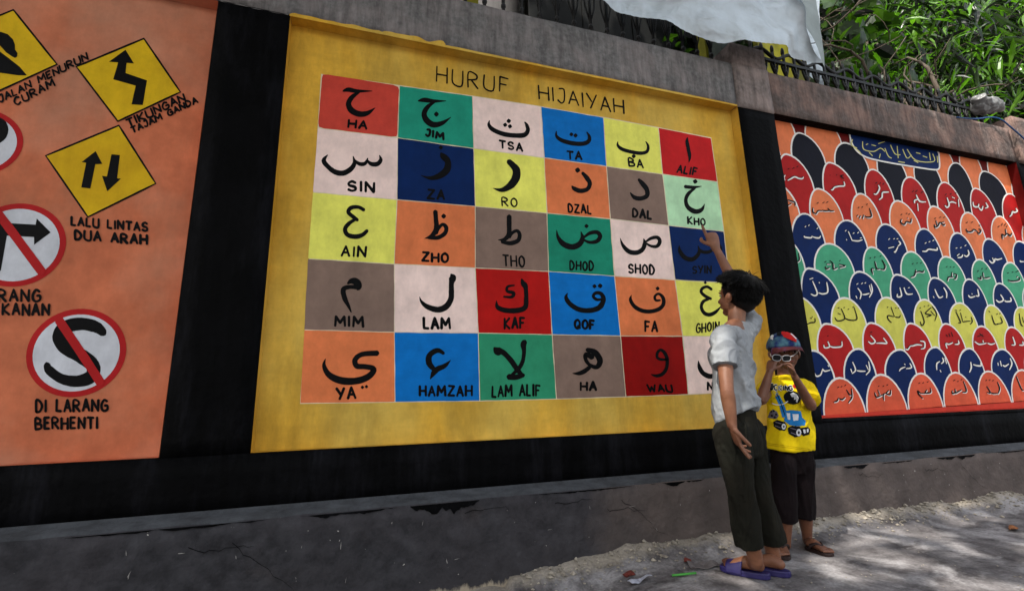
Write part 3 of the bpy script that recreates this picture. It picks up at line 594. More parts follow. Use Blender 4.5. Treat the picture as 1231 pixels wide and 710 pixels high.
# cream underpaint sheet
mb = MB()
def shr(q, d):
    c = np.mean(np.array(q, float), axis=0); return [tuple(np.array(p)+(c-np.array(p))/np.linalg.norm(c-np.array(p))*d) for p in q]
poly(mb, [(grid[0][0][0]-1, grid[0][0][1]+1)]+[(p[0], p[1]-.4) for p in grid[0][1:]]+[(g[6][0]+.4, g[6][1]) for g in grid[1:]]+[(g[0], g[1]+.4) for g in grid[5][5::-1]], YP-.0008)
mb.build('underpaint', M['cream'], pan2)
for r in range(5):
    for c in range(6):
        q = [grid[r][c], grid[r][c+1], grid[r+1][c+1], grid[r+1][c]]
        pts = []
        for e in range(4):                       # brushed edges
            a, b = np.array(q[e], float), np.array(q[(e+1) % 4], float); t = (b-a)/np.linalg.norm(b-a); nr = np.array([-t[1], t[0]])
            for k in range(12):
                s_ = k/12; off = .45+.45*mnoise.noise(Vector((a[0]*.1+s_*6, a[1]*.1, e)))
                if k == 0:
                    prev = np.array(q[(e-1) % 4], float); tp = (a-prev)/np.linalg.norm(a-prev); npv = np.array([-tp[1], tp[0]])
                    pts.append(tuple(a+(nr+npv)*(.5 if not (r == 0 and c == 0) else 1.6)))
                else: pts.append(tuple(a+(b-a)*s_+nr*off))
        mb = MB(); poly(mb, pts, YP-.0014)
        crop, sts, dots, cap, BL, BR, TL, wd = LET[r][c]
        key = tcol[r][c]
        t = mb.build('painted_square', M[key], pan2); t['label'] = cname[key]+' painted square above the caption '+cap
        mb = MB()
        for st in sts: ribbon(mb, [Cw(crop, p) for p in st], YP-.0022, rough=.03)
        for (x, y, rr) in dots:
            rr *= 1.15; ang = random.uniform(-.2, .2)
            poly(mb, [C(crop, (x+rr*math.cos(ang+k*math.pi/4)*(1 if k % 2 == 0 else .84), y+rr*math.sin(ang+k*math.pi/4)*(1 if k % 2 == 0 else .84))) for k in range(8)], YP-.0024)
        mb.build('arabic_letter', M['ink'], pan2)
        mb = MB(); text(mb, cap, BL, BR, TL, wd*1.22, YP-.0023, crop=crop); o = mb.build('caption', M['ink'], pan2); o['label'] = 'black hand painted caption '+cap
mb = MB(); text(mb, 'HURUF', (70, 180), (478, 247), (72, 97), 8.6, YP-.0016, crop='P', gap=.42)
text(mb, 'HIJAIYAH', (655, 278), (1137, 365), (650, 200), 8.6, YP-.0016, crop='P', gap=.3); mb.build('heading', M['ink'], pan2)['label'] = 'black hand painted heading HURUF HIJAIYAH'

# ----------------------------------------------------------------- left mural: traffic signs
YS = YP-.0012
def outline(mb, pts, w_, Y, mi): ribbon(mb, [(p[0], p[1], w_) for p in densify(pts)], Y, mi, smooth=False, closed=True, rough=.12)
def densify(pts, n=8):
    o = []
    for i in range(len(pts)):
        a, b = np.array(pts[i], float), np.array(pts[(i+1) % len(pts)], float)
        for k in range(n): o.append(a+(b-a)*k/n)
    return o
def diamond(pts, lab):
    mb = MB(); poly(mb, pts, YS, 0); outline(mb, pts, 2.2, YS-.0004, 1)
    o = mb.build('painted_sign', [M['sign_y'], M['ink']], pan1); o['label'] = lab
qp = lambda L_: [C('Q', p) for p in L_]
diamond([(16, 12), (68.5, 77.5), (-20, 118), (-72, 48)], 'yellow diamond sign with a car going down a slope')
diamond(qp([(409, 110), (513, 262), (335, 345), (217, 190)]), 'yellow diamond sign with a zigzag arrow')
diamond(qp([(338, 357), (443, 522), (250, 617), (130, 443)]), 'yellow diamond sign with one arrow up and one down')
def picto(polys, YY=YS-.0009, strokes=()):
    mb = MB()
    for p in polys: poly(mb, p, YY)
    for s in strokes: ribbon(mb, s, YY, rough=.03)
    mb.build('pictogram', M['ink'], pan1)
picto([qp([(357, 142), (381, 181), (360, 179), (357, 208), (418, 229), (406, 299), (374, 297), (386, 244), (322, 226), (336, 178), (310, 176)])])
picto([qp([(272, 430), (291, 466), (271, 467), (257, 536), (231, 533), (245, 463), (232, 461)]), qp([(317, 439), (341, 441), (333, 507), (344, 508), (305, 544), (290, 500), (304, 502)])])
zc = lambda L_: [(x/5.458, y/5.458) for x, y in L_]
picto([zc([(-160, 250), (-90, 190), (10, 212), (50, 225), (85, 260), (98, 295), (98, 325), (115, 350), (112, 372), (98, 381), (80, 372), (40, 345), (0, 300), (-80, 260)]), zc([(-200, 300), (-60, 300), (0, 340), (60, 385), (130, 440), (176, 495), (120, 495), (0, 478), (-200, 470)])])
def ell_pts(c, a, b, s=1, n=48): return [(c[0]+s*(a[0]*math.cos(t)+b[0]*math.sin(t)), c[1]+s*(a[1]*math.cos(t)+b[1]*math.sin(t))) for t in np.linspace(0, 2*math.pi, n, endpoint=False)]
def roundsign(c, a, b, lab):
    mb = MB(); poly(mb, ell_pts(c, a, b), YS, 0); poly(mb, ell_pts(c, a, b, .87), YS-.0004, 1)
    o = mb.build('painted_sign', [M['sign_r'], M['sign_w']], pan1); o['label'] = lab
def slash(p0, p1, w_):
    mb = MB(); ribbon(mb, [(*p0, w_), ((p0[0]+p1[0])/2+.5, (p0[1]+p1[1])/2, w_), (*p1, w_)], YS-.0015, rough=.03); mb.build('slash', M['sign_r'], pan1)
rp = lambda L_: [C('R', p) for p in L_]; rw = lambda L_: [Cw('R', p) for p in L_]
roundsign((91.6, 424), (60.3, -4), (1.8, -53), 'round red and white sign with a crossed out letter S')
picto([], strokes=[rw([(268, 366, 20), (248, 350, 30), (210, 342, 32), (170, 350, 34), (152, 375, 34), (168, 402, 36), (208, 424, 38), (240, 450, 36), (235, 478, 34), (200, 490, 30), (160, 484, 26), (128, 462, 24), (121, 446, 16)])])
slash(C('R', (152, 332)), C('R', (260, 494)), 11)
roundsign((19, 294.5), (60.5, -2), (3, -50), 'round red and white sign with a crossed out right turn arrow')
picto([rp([(-55, 100), (-10, 80), (92, 86), (95, 70), (131, 106), (88, 138), (88, 118), (18, 114), (2, 205), (-40, 205), (-25, 115)])])
slash(C('R', (-60, -15)), C('R', (108, 208)), 11)
roundsign((-31, 171), (59, 0), (2, -41), 'round red and white sign cut by the left edge of the photograph')
picto([], strokes=[[(-50, 150, 9), (-25, 143, 11), (0, 148, 12), (3, 162, 11), (-15, 175, 10), (-35, 190, 10)]])
slash((-75, 140), (-4, 201), 10)
mb = MB()
def T1(s, BL, BR, TL, wd, crop='Q', gap=.38): text(mb, s, BL, BR, TL, wd, YS-.001, crop=crop, gap=gap)
text(mb, 'JALAN MENURUN', (0, 123.5), (106, 71), (-2.5, 116), 2.3, YS-.001, gap=.3); text(mb, 'CURAM', (19, 127), (66, 103), (16, 119), 2.5, YS-.001)
T1('TIKUNGAN', (366, 361), (528, 285), (358, 342), 6, gap=.3); T1('TAJAM GANDA', (377, 378), (563, 291), (371, 363), 5.6, gap=.3)
T1('LALU LINTAS', (203, 640), (420, 657), (203, 617), 7); T1('DUA ARAH', (213, 680), (418, 695), (213, 655), 8)
T1('DILARANG', (-100, 284), (104, 283), (-100, 255), 6.8, 'R'); T1('BELOK KANAN', (-135, 318), (127, 319), (-135, 290), 6.8, 'R')
T1('DI LARANG', (93, 569), (278, 566), (93, 540), 6.8, 'R'); T1('BERHENTI', (92, 613), (252, 611), (92, 585), 6.8, 'R')
mb.build('caption', M['ink'], pan1)['label'] = 'black hand painted names of the traffic signs'

# ----------------------------------------------------------------- right mural: rows of overlapping scales with handwriting
rows = [('sc_bk', [(903, 147), (961.5, 160), (1017, 172), (1063, 181), (1108, 188.5), (1150, 196), (1184, 206), (1221, 213)]),
        ('sc_red', [(945.5, 185.5), (997.5, 195.5), (1049.7, 203.8), (1094.6, 213), (1136, 219.3), (1173, 226.5), (1214.6, 233)]),
        ('sc_or', [(930, 219), (984, 227), (1035, 233), (1079.4, 241.5), (1122.5, 248), (1164, 255.5), (1202, 260), (1238, 266)]),
        ('sc_bl', [(968, 257), (1019, 265), (1064.7, 269.5), (1111, 275), (1151, 280), (1188.4, 287), (1225, 290)]),
        ('sc_gr', [(946, 289), (997.3, 293), (1047.7, 297), (1095.5, 302.5), (1137.3, 308.5), (1177.6, 312), (1214.7, 315.5), (1250, 319)]),
        ('sc_bl', [(972, 322.5), (1033, 326.5), (1078, 330), (1123, 333.8), (1164.6, 335.5), (1201, 340.5), (1236, 343)]),
        ('sc_ye', [(957, 356), (1015, 358), (1065.5, 357.5), (1111, 360), (1153.4, 364), (1190.7, 366.5), (1226.6, 369), (1260, 371)]),
        ('sc_red', [(993, 389), (1046.5, 388), (1094, 388.5), (1136.5, 389), (1179.4, 392), (1215.4, 393), (1250, 394)]),
        ('sc_bl', [(976, 421), (1031.5, 419), (1081.8, 420), (1124, 417), (1164.7, 418.5), (1204, 419.5), (1240, 420)]),
        ('sc_or2', [(1008.6, 454), (1058, 450), (1106.3, 448.5), (1147.7, 447.5), (1187, 446), (1227.6, 444.5)]),
        (None, [(989, 499), (1041, 495), (1091, 491.5), (1134, 488), (1176, 485), (1216, 482.5), (1255, 479.5)])]
colname = {'sc_bk': 'black', 'sc_red': 'red', 'sc_or': 'orange', 'sc_bl': 'blue', 'sc_gr': 'green', 'sc_ye': 'yellow', 'sc_or2': 'coral'}
W2 = [(c, [P(x, y, YP) for x, y in r]) for c, r in rows]
# the topmost orange row, its tips hidden behind the beam
r0 = [(W2[0][1][i]+W2[0][1][i+1])/2+(W2[0][1][i]+W2[0][1][i+1]-W2[1][1][i]-W2[1][1][i])*.5 for i in range(7)]
r0 = [Vector((p.x, YP, W2[0][1][i].z+.155)) for i, p in enumerate(r0)]
W2 = [('sc_or', r0)]+W2
def half(a, f, n=9):
    """quarter arch from foot f to apex a, world XZ"""
    o = []
    for k in range(n):
        t = k/(n-1)*math.pi/2
        o.append((f.x+(a.x-f.x)*(1-math.cos(t))**.92, f.z+(a.z-f.z)*math.sin(t)**.95))
    return o
XR3 = 2.424*D+.02; XL3 = 1.203*D-.02; ZT3 = zt+.05
for ri in range(len(W2)-1):
    cn, ap = W2[ri]; nxt = W2[ri+1][1]; nn = W2[min(ri+2, len(W2)-1)][1]
    for a in ap:
        lf = [p for p in nxt if p.x < a.x-.03]; rt = [p for p in nxt if p.x > a.x+.03]
        if not rt and not lf: continue
        l = max(lf, key=lambda p: p.x) if lf else Vector((a.x-(min(rt, key=lambda p: p.x).x-a.x), YP, min(rt, key=lambda p: p.x).z))
        r = min(rt, key=lambda p: p.x) if rt else Vector((2*a.x-l.x, YP, l.z))
        if a.x > XR3+.12: continue
        Yb = YP-.0008-.0003*ri
        zlow = min(p.z for p in nn)-.0 if ri < len(W2)-2 else None
        arc = half(a, l)+half(a, r)[::-1][1:]
        low = [(r.x, (r.z if zlow is None else min(zlow, r.z-.05))), (l.x, (l.z if zlow is None else min(zlow, l.z-.05)))]
        sp_ = r.x-l.x; k_i = .11 if ri < len(W2)-2 else .02
        l = Vector((l.x+k_i*sp_/1, YP, l.z-.014)); r = Vector((r.x-k_i*sp_/1, YP, r.z-.014)); arc = half(a, l)+half(a, r)[::-1][1:]
        low = [(r.x, low[0][1]), (l.x, low[1][1])]
        cl = lambda p: (min(max(p[0], XL3), XR3), min(p[1], ZT3))
        mb = MB(); V = [cl(p) for p in arc+low]
        mb.add([(x, Yb, z) for x, z in V], [tuple(range(len(V)))], 0)
        ww = .0125
        q = [cl(p) for p in arc]; n = len(q); A, B = [], []
        for i in range(n):
            t = Vector((q[min(i+1, n-1)][0]-q[max(i-1, 0)][0], q[min(i+1, n-1)][1]-q[max(i-1, 0)][1])); t = t.normalized() if t.length > 1e-6 else Vector((1, 0))
            w_ = ww/2*(1+.25*mnoise.noise(Vector((q[i][0]*9, q[i][1]*9, 0))))
            A.append((q[i][0]-t.y*w_, Yb-.00014, q[i][1]+t.x*w_)); B.append((q[i][0]+t.y*w_, Yb-.00014, q[i][1]-t.x*w_))
        mb.add(A+B, [(i, i+1, n+i+1, n+i) for i in range(n-1)], 1)
        o = mb.build('painted_scale', [M[cn], M['white']], pan3); o['label'] = colname[cn]+' painted scale with a white rim'
YW = YP-.0048
def words(cr, L_):
    for mode, sts in L_:
        mb = MB(); sc = CR[cr][2]
        for i, s in enumerate(sts):
            yy = YW-.0001*(i % 5)
            wd = 1.75 if mode != 'K' else 1.6
            if len(s) == 2 and mode in 'BW' and np.hypot(s[0][0]-s[1][0], s[0][1]-s[1][1]) < 25: wd = 1.5
            pts = [(*C(cr, p), wd*(.6 if j in (0, len(s)-1) else 1)) for j, p in enumerate(s)]
            if mode == 'B':
                ribbon(mb, [(x+.75, y+.95, w_*.9) for x, y, w_ in pts], yy, 1, sub=4); ribbon(mb, pts, yy-.0005, 0, sub=4)
            elif mode == 'W':
                ribbon(mb, [(x-.6, y-.75, w_) for x, y, w_ in pts], yy, 0, sub=4); ribbon(mb, pts, yy-.0005, 1, sub=4)
            else: ribbon(mb, pts, yy, 0, sub=4)
        mb.build('handwriting', [M['ink'], M['white']], pan3)
words('1', [('W', [[(255,445),(245,460),(215,458),(180,445),(150,460),(120,475)], [(100,430),(88,450),(98,475)]]), ('K', [[(120,380),(135,372)],[(160,375),(178,365)],[(195,362),(212,352)]]),
 ('W', [[(600,485),(605,520),(560,525),(520,535),(505,555),(490,555)]]), ('K', [[(600,430),(575,435),(600,460)],[(480,428),(486,432)],[(535,425),(541,429)]]),
 ('W', [[(895,515),(905,545),(880,590),(855,590)], [(985,575),(960,575),(930,580),(925,620),(900,640)]]), ('K', [[(870,500),(885,490)],[(905,505),(915,490)],[(930,510),(945,495)]]),
 ('B', [[(120,640),(150,650),(180,660),(185,690)],[(120,690),(150,670)]])])
words('2', [('W', [[(315,430),(285,430),(265,420),(245,380)], [(265,410),(235,420),(235,440)],[(255,440),(260,495)]]), ('K', [[(215,360),(228,350)],[(240,360),(255,345)],[(280,365),(295,355)]]),
 ('W', [[(545,410),(550,465)],[(530,440),(500,430),(475,440)],[(465,400),(480,450),(465,470),(450,455)],[(500,395),(520,405)]]), ('K', [[(450,380),(462,372)],[(485,378),(497,368)],[(520,370),(532,362)]]),
 ('W', [[(740,435),(755,465),(735,475)],[(720,460),(710,490),(690,470)],[(690,445),(685,465),(655,460),(650,430)]]), ('W', [[(955,475),(965,495),(945,505),(930,500),(925,520),(910,535)]]),
 ('B', [[(210,545),(205,575),(175,570),(160,590),(135,575),(140,550)],[(180,540),(185,545)]]), ('K', [[(135,525),(145,515)],[(172,515),(182,508)],[(190,522),(200,512)]]),
 ('B', [[(450,585),(440,595),(415,575),(400,600),(380,610),(375,590)],[(385,560),(395,600)],[(425,575),(445,570)]]), ('K', [[(375,550),(388,543)],[(410,543),(422,535)],[(438,543),(450,535)]]),
 ('B', [[(690,620),(705,635),(690,655),(680,640)],[(680,640),(655,625),(640,640),(610,640),(600,620)]]), ('K', [[(600,580),(612,572)],[(635,578),(650,570)],[(690,600),(702,594)]]),
 ('B', [[(925,650),(915,670),(890,655),(875,670),(855,660),(860,690)],[(880,620),(885,665)]]), ('K', [[(825,610),(838,600)],[(850,600),(860,580)],[(870,600),(885,580)],[(885,610),(895,595)]])])
words('3', [('B', [[(405,150),(375,150),(355,130)],[(370,150),(330,150),(310,145)],[(310,150),(280,150),(265,175)],[(240,125),(240,160),(265,175)]]), ('K', [[(270,95),(285,85)],[(315,92),(330,82)],[(345,88),(360,78)]]),
 ('B', [[(680,130),(695,190),(665,200),(640,190)],[(635,180),(625,210)],[(610,185),(598,210)],[(590,180),(580,195)]]), ('K', [[(590,130),(600,120)],[(618,125),(630,118)],[(655,105),(665,95)]]),
 ('W', [[(300,345),(290,360),(265,360),(240,352)],[(235,345),(225,360),(180,355),(172,345)],[(178,278),(188,268)],[(205,268),(215,258)],[(270,290),(282,283)]]),
 ('W', [[(625,375),(590,385),(545,380)],[(515,310),(545,380)],[(500,370),(503,380)],[(605,362),(620,360)],[(490,310),(500,300)],[(550,328),(562,320)],[(585,325),(597,315)]]),
 ('W', [[(905,385),(920,405),(900,425)],[(900,430),(880,470),(870,465)],[(870,430),(825,440)],[(825,375),(838,365)],[(865,370),(875,365)],[(890,370),(902,365)]]),
 ('B', [[(440,565),(490,575),(445,590)],[(430,590),(400,600),(395,560),(370,535)],[(370,590),(345,600),(335,580)],[(345,560),(375,560)]]), ('K', [[(330,550),(345,540)],[(445,540),(455,532)]]),
 ('B', [[(775,530),(800,575),(790,605),(765,600)],[(760,600),(735,595),(720,540)],[(715,600),(695,600),(705,640)]]), ('K', [[(680,520),(692,512)],[(715,515),(725,505)],[(760,505),(772,497)]]),
 ('B', [[(130,480),(135,530),(110,550)]])])
words('4', [('W', [[(300,370),(300,390),(270,388),(235,385),(215,400),(185,400)],[(205,340),(218,332)],[(235,330),(247,322)],[(265,320),(278,312)]]),
 ('W', [[(540,390),(548,420),(530,440),(510,430)],[(500,425),(490,445),(460,450)],[(475,420),(455,435)],[(445,378),(457,372)],[(480,375),(490,368)],[(515,360),(527,350)]]),
 ('W', [[(805,455),(770,465),(750,460),(745,480),(725,490),(705,470)],[(730,450),(745,485)]]), ('W', [[(975,480),(950,480),(945,470)]]),
 ('B', [[(195,545),(190,560),(160,555),(130,565)],[(135,540),(125,585),(95,600)]]), ('K', [[(105,500),(118,492)],[(140,495),(150,488)],[(170,495),(182,485)]]),
 ('B', [[(430,575),(450,580),(445,610),(430,610)],[(425,600),(390,600),(380,630)],[(415,560),(415,600)]]), ('K', [[(370,525),(380,515)],[(400,525),(410,517)],[(425,525),(437,518)]]),
 ('B', [[(710,600),(685,605),(660,605)],[(655,560),(660,605)],[(640,590),(640,615),(615,605)]]), ('K', [[(612,558),(624,548)],[(645,540),(655,530)],[(678,538),(690,530)]]),
 ('B', [[(935,600),(940,620),(905,630),(870,630),(850,620)],[(925,590),(915,600)]]), ('K', [[(845,572),(857,564)],[(880,565),(892,557)],[(910,560),(935,550)]])])
words('5', [('W', [[(275,135),(285,190),(280,225),(240,235),(205,225)],[(155,125),(195,225),(175,250),(140,235)],[(210,135),(215,145)],[(130,110),(160,100)]]),
 ('W', [[(655,150),(665,210),(640,265)],[(640,160),(655,220)],[(640,230),(605,240),(580,240)],[(540,185),(570,230),(560,280)],[(525,250),(535,275)],[(530,155),(545,145)],[(570,150),(585,142)],[(600,145),(612,137)]]),
 ('W', [[(1010,235),(960,235),(935,180)],[(900,180),(915,250),(880,260),(880,235)],[(970,185),(985,180)]]),
 ('K', [[(510,350),(535,440),(510,460),(460,455),(430,440)],[(400,360),(430,445),(370,465),(345,435)],[(370,400),(395,410)],[(370,357),(385,350)],[(420,355),(432,348)],[(455,370),(468,362)],[(495,352),(510,343)]]),
 ('K', [[(905,415),(895,435),(860,430)],[(825,345),(855,430)],[(850,430),(800,420),(800,450),(830,480)],[(790,352),(802,345)],[(862,358),(872,350)],[(885,358),(895,350)]]),
 ('K', [[(175,440),(175,475),(140,480),(100,500)],[(135,440),(150,445)],[(150,425),(155,435)]]),
 ('W', [[(405,640),(405,680),(370,690),(330,690),(300,680)],[(285,640),(300,685),(260,695),(250,670)]]), ('K', [[(280,595),(292,590)]]),
 ('W', [[(760,610),(790,655),(745,655),(700,655)],[(650,590),(690,640),(660,660),(630,640)]]), ('K', [[(645,565),(665,560)]])])
words('6', [('W', [[(315,180),(340,225),(340,270)],[(310,255),(275,265),(240,195)],[(225,255),(235,270)]]), ('W', [[(605,195),(615,250),(590,250)],[(585,255),(545,265),(525,245)],[(555,230),(560,240)]]),
 ('W', [[(885,265),(890,295),(850,300),(835,290)],[(800,240),(825,285),(790,305),(762,285)]]),
 ('K', [[(215,340),(255,400),(240,465)],[(205,380),(240,420)],[(210,350),(160,400),(210,415),(170,430)],[(120,380),(150,470),(130,505),(115,470)],[(110,358),(122,350)],[(145,345),(157,338)],[(180,338),(192,330)]]),
 ('K', [[(550,430),(560,470),(540,495)],[(545,465),(500,470),(480,475)],[(420,385),(460,475),(440,480)],[(460,395),(480,475)],[(500,430),(508,435)],[(412,372),(430,378)],[(450,378),(462,370)]]),
 ('K', [[(800,430),(815,480),(770,490)],[(725,415),(750,490),(785,490)],[(700,380),(712,390)],[(765,410),(778,402)],[(790,405),(802,398)]]), ('K', [[(960,400),(975,490),(995,510)],[(985,430),(1000,480)]]),
 ('W', [[(440,630),(445,660),(410,665)],[(395,650),(360,665),(335,660),(345,700)]]), ('K', [[(335,580),(350,600)],[(360,570),(370,600)],[(380,560),(395,600)]]),
 ('W', [[(755,655),(720,665),(690,655)],[(680,655),(620,665),(580,640)],[(650,630),(655,650)]]), ('K', [[(600,600),(650,580)],[(620,570),(655,600)]]),
 ('W', [[(990,640),(995,670),(960,670)],[(905,600),(925,665),(895,670)]])])
words('7', [('W', [[(225,300),(180,310),(160,290)],[(160,300),(145,340),(110,350),(90,310)],[(205,260),(212,275)]]),
 ('W', [[(535,230),(545,300),(515,340)],[(515,260),(535,300)],[(510,310),(470,310),(440,305)],[(405,235),(430,300),(400,330)],[(390,290),(400,320)]]),
 ('W', [[(870,245),(885,280),(840,290)],[(835,275),(800,290),(785,310)],[(825,250),(835,258)]]),
 ('B', [[(395,450),(400,520),(370,565)],[(355,460),(380,500),(395,500)],[(345,520),(320,540),(295,530)],[(290,525),(280,550),(250,560)]]), ('K', [[(280,445),(295,437)],[(310,440),(322,430)],[(340,430),(352,420)]]),
 ('B', [[(715,460),(710,500),(680,490),(700,465)],[(675,490),(655,500),(660,545)],[(650,500),(600,520),(585,480)],[(610,460),(625,500)]]), ('K', [[(612,435),(624,428)],[(650,435),(662,427)],[(682,425),(695,418)]])])
words('8', [('W', [[(110,65),(145,75),(145,120),(115,130)],[(125,100),(85,95),(50,105),(30,105)],[(30,105),(10,135),(-10,130)]]),
 ('W', [[(310,200),(325,250)],[(290,200),(300,230),(280,250)],[(270,230),(245,250),(245,300)],[(270,300),(280,318)]]), ('W', [[(600,240),(605,265),(570,265),(540,255)],[(520,235),(525,280),(510,320)]]),
 ('W', [[(840,205),(855,250),(835,300)],[(830,250),(800,270),(780,260)],[(760,225),(770,270)],[(740,240),(745,265)]]),
 ('B', [[(190,445),(195,480),(150,485),(165,460)],[(150,490),(115,490)],[(115,490),(90,470),(100,500),(130,530)]]), ('K', [[(95,410),(110,402)],[(128,408),(140,400)],[(165,400),(178,392)]]),
 ('B', [[(460,390),(485,470),(450,480)],[(445,460),(410,480),(395,490)],[(390,450),(395,480),(370,490),(370,465)]]), ('K', [[(378,388),(395,380)],[(410,395),(422,388)],[(440,382),(452,374)]]),
 ('B', [[(735,395),(755,450),(740,495)],[(735,490),(700,490),(680,480)],[(650,430),(680,485),(650,480)]]), ('K', [[(640,388),(652,380)],[(668,385),(680,377)],[(695,390),(707,382)]]),
 ('B', [[(890,350),(930,450),(950,465)]])])
# blue scroll with golden writing under the beam
mb = MB(); YC = YP-.0046
q = [C('0', p) for p in [(345,100),(343,125),(352,158),(372,190),(400,212),(440,228),(520,245),(620,262),(690,273),(730,277),(744,270),(746,250),(744,225),(738,195),(700,176),(540,142),(420,112)]]
poly(mb, q, YC, 0); ribbon(mb, [(*p, 1.8) for p in q], YC-.0004, 1, closed=True)
for i, s in enumerate([[(400,150),(405,185),(450,195),(480,180),(500,195)],[(480,205),(475,225)],[(500,180),(515,215),(530,225)],[(525,165),(545,205),(570,210)],[(555,170),(560,225)],[(580,185),(600,225),(620,210)],
          [(600,185),(640,235),(720,240),(715,205)],[(630,235),(650,245)],[(700,200),(705,235)],[(440,165),(460,170)],[(470,160),(500,150)],[(355,140),(350,165),(375,180)],[(360,175),(385,195),(395,210)],[(735,215),(738,245)],
          [(415,165),(425,160)],[(640,200),(660,205)],[(560,240),(590,245)],[(670,215),(690,222)],[(430,200),(445,215)]]):
    ribbon(mb, [(*C('0', p), 1.05) for p in s], YC-.0006-.0001*(i % 4), 2, sub=4)
mb.build('scroll', [M['sc_bl'], M['white'], M['gold']], pan3)['label'] = 'blue scroll with golden writing under the beam'

# ================================================================= iron fences on the wall
def fence(name, x0, x1, pitch, h, label, grp, z0=zbeam, scroll=True, Y=D+.13):
    f = empty(name, (x0, Y, z0), label, 'fence', grp)
    m_ = MB(); m_.box(x0, x1, Y-.012, Y+.012, z0+.052, z0+.078); m_.build('rail', M['iron'], f)
    m_ = MB(); m_.box(x0, x1, Y-.010, Y+.010, z0+h-.03, z0+h-.008); m_.build('rail', M['iron'], f)
    # one baluster: bar, collar, a pair of scrolls springing from the foot, spear
    def baluster():
        m_ = MB(); c = Vector((0, 0, 0))
        m_.tube([(0, 0, 0.0), (0, 0, h+.06)], .0105, 6)
        m_.ell((0, 0, .155), [(.016, 0, 0), (0, .016, 0), (0, 0, .02)], 8, 5); m_.ell((0, 0, .065), [(.018, 0, 0), (0, .018, 0), (0, 0, .014)], 8, 5)
        for s in (-1, 1):
            m_.tube([(s*pitch*(.5-.5*math.cos(t))*.98, 0, .150-.075*math.sin(t)) for t in np.linspace(.15, math.pi/2, 8)], .0095, 5)
            m_.tube([(s*(.006+.03*math.sin(t)), 0, .06-.055*t/1.6) for t in np.linspace(0, 1.6, 5)], .007, 5)
            if h > .4: m_.tube([(s*(.006+.030*math.sin(t)), 0, .21+.09*t) for t in np.linspace(0, 3.0, 7)], .006, 5)
            else: m_.tube([(s*.004, 0, .13), (s*.02, 0, .17), (s*.03, 0, .21)], .0085, 5)
        m_.ell((0, 0, h+.08), [(.013, 0, 0), (0, .013, 0), (0, 0, .04)], 6, 5)
        me = bpy.data.meshes.new('baluster'); me.from_pydata(m_.v, [], m_.f); me.materials.append(M['iron']); me.polygons.foreach_set('use_smooth', [True]*len(me.polygons)); return me
    me = baluster(); n = int((x1-x0)/pitch)
    for i in range(n+1):
        o = bpy.data.objects.new('baluster', me); link(o, f); o.location = (i*pitch+.5*(x1-x0-n*pitch), 0, 0)
    return f
fence('iron_fence', -4.6, 1.064*D-.02, .115, .55, 'black wrought iron fence on the beam above the middle mural, partly behind the silver tarpaulin', 'black iron fences on top of the wall')
f2 = fence('iron_fence', 1.203*D+.03, 2.424*D-.02, .10, .25, 'lower black scrolled iron fence above the scale mural, before the leaves', 'black iron fences on top of the wall')
m_ = MB(); x = 1.203*D+.05                     # wavy scroll rail on the right fence
m_.tube([(x+t, D+.13, zbeam+.29+.03*math.sin(t*22)) for t in np.arange(0, 2.45, .02)], .013, 6); m_.build('scroll_rail', M['iron'], f2, True)

# ================================================================= tarpaulin hanging over the fence
def sheet(name, top, bot, Yf, nx_, nz_, m, parent, amp, seed):
    """top / bottom outlines in the plane of the wall (px), given real folds"""
    tp = catmull([np.array((*p, 0.)) for p in top], 40); bt = catmull([np.array((*p, 0.)) for p in bot], 40)
    def at(L_, t): i = t*(len(L_)-1); k = min(int(i), len(L_)-2); return L_[k]*(1-i+k)+L_[k+1]*(i-k)
    V = []
    for j in range(nz_+1):
        for i in range(nx_+1):
            s_ = i/nx_; t = j/nz_; p = at(tp, s_)*(1-t)+at(bt, s_)*t
            y0 = Yf(s_, t); q = P(p[0], p[1], y0)
            v = Vector((q.x*2.2+seed, q.z*2.2, q.x-q.z))
            f = mnoise.fractal(v*.7, 1, 2, 3)*1.1+.6*abs(mnoise.noise(Vector((q.x*2.0+q.z*3.2, q.x*1.2, seed))))+.25*mnoise.noise(Vector((q.x*9, q.z*7, 1)))
            cr = .12*math.sin(q.x*150)*max(0, t-.86)*4       # small puckers along the hem
            V.append((q.x, y0-amp*(f+cr*.25), q.z))
    return mk(name, V, [(j*(nx_+1)+i, j*(nx_+1)+i+1, (j+1)*(nx_+1)+i+1, (j+1)*(nx_+1)+i) for j in range(nz_) for i in range(nx_)], m, parent, True)
tp_ = empty('tarpaulin', P(900, 40, 1.98), 'silver white tarpaulin sagging over the fence and central pier head', 'tarpaulin')
sheet('front_sheet', [(690, -140), (780, -150), (880, -150), (925, -60), (955, -3)], [(690, -7), (740, 7), (782, 20), (824, 34.5), (858, 47.5), (888, 57.5), (919, 63), (951, 67.5), (992, 75)],
      lambda s_, t: 2.02-.10*(1-t)+.03*math.sin(s_*9), 150, 70, M['tarp'], tp_, .075, 3)
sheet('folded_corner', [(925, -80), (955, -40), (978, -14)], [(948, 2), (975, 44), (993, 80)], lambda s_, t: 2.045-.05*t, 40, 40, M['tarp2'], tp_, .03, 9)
sheet('hanging_end', [(950, -60), (970, -40), (984, -20)], [(972, 92), (981, 98), (990, 104)], lambda s_, t: 2.30, 20, 50, M['tarp'], tp_, .03, 5)
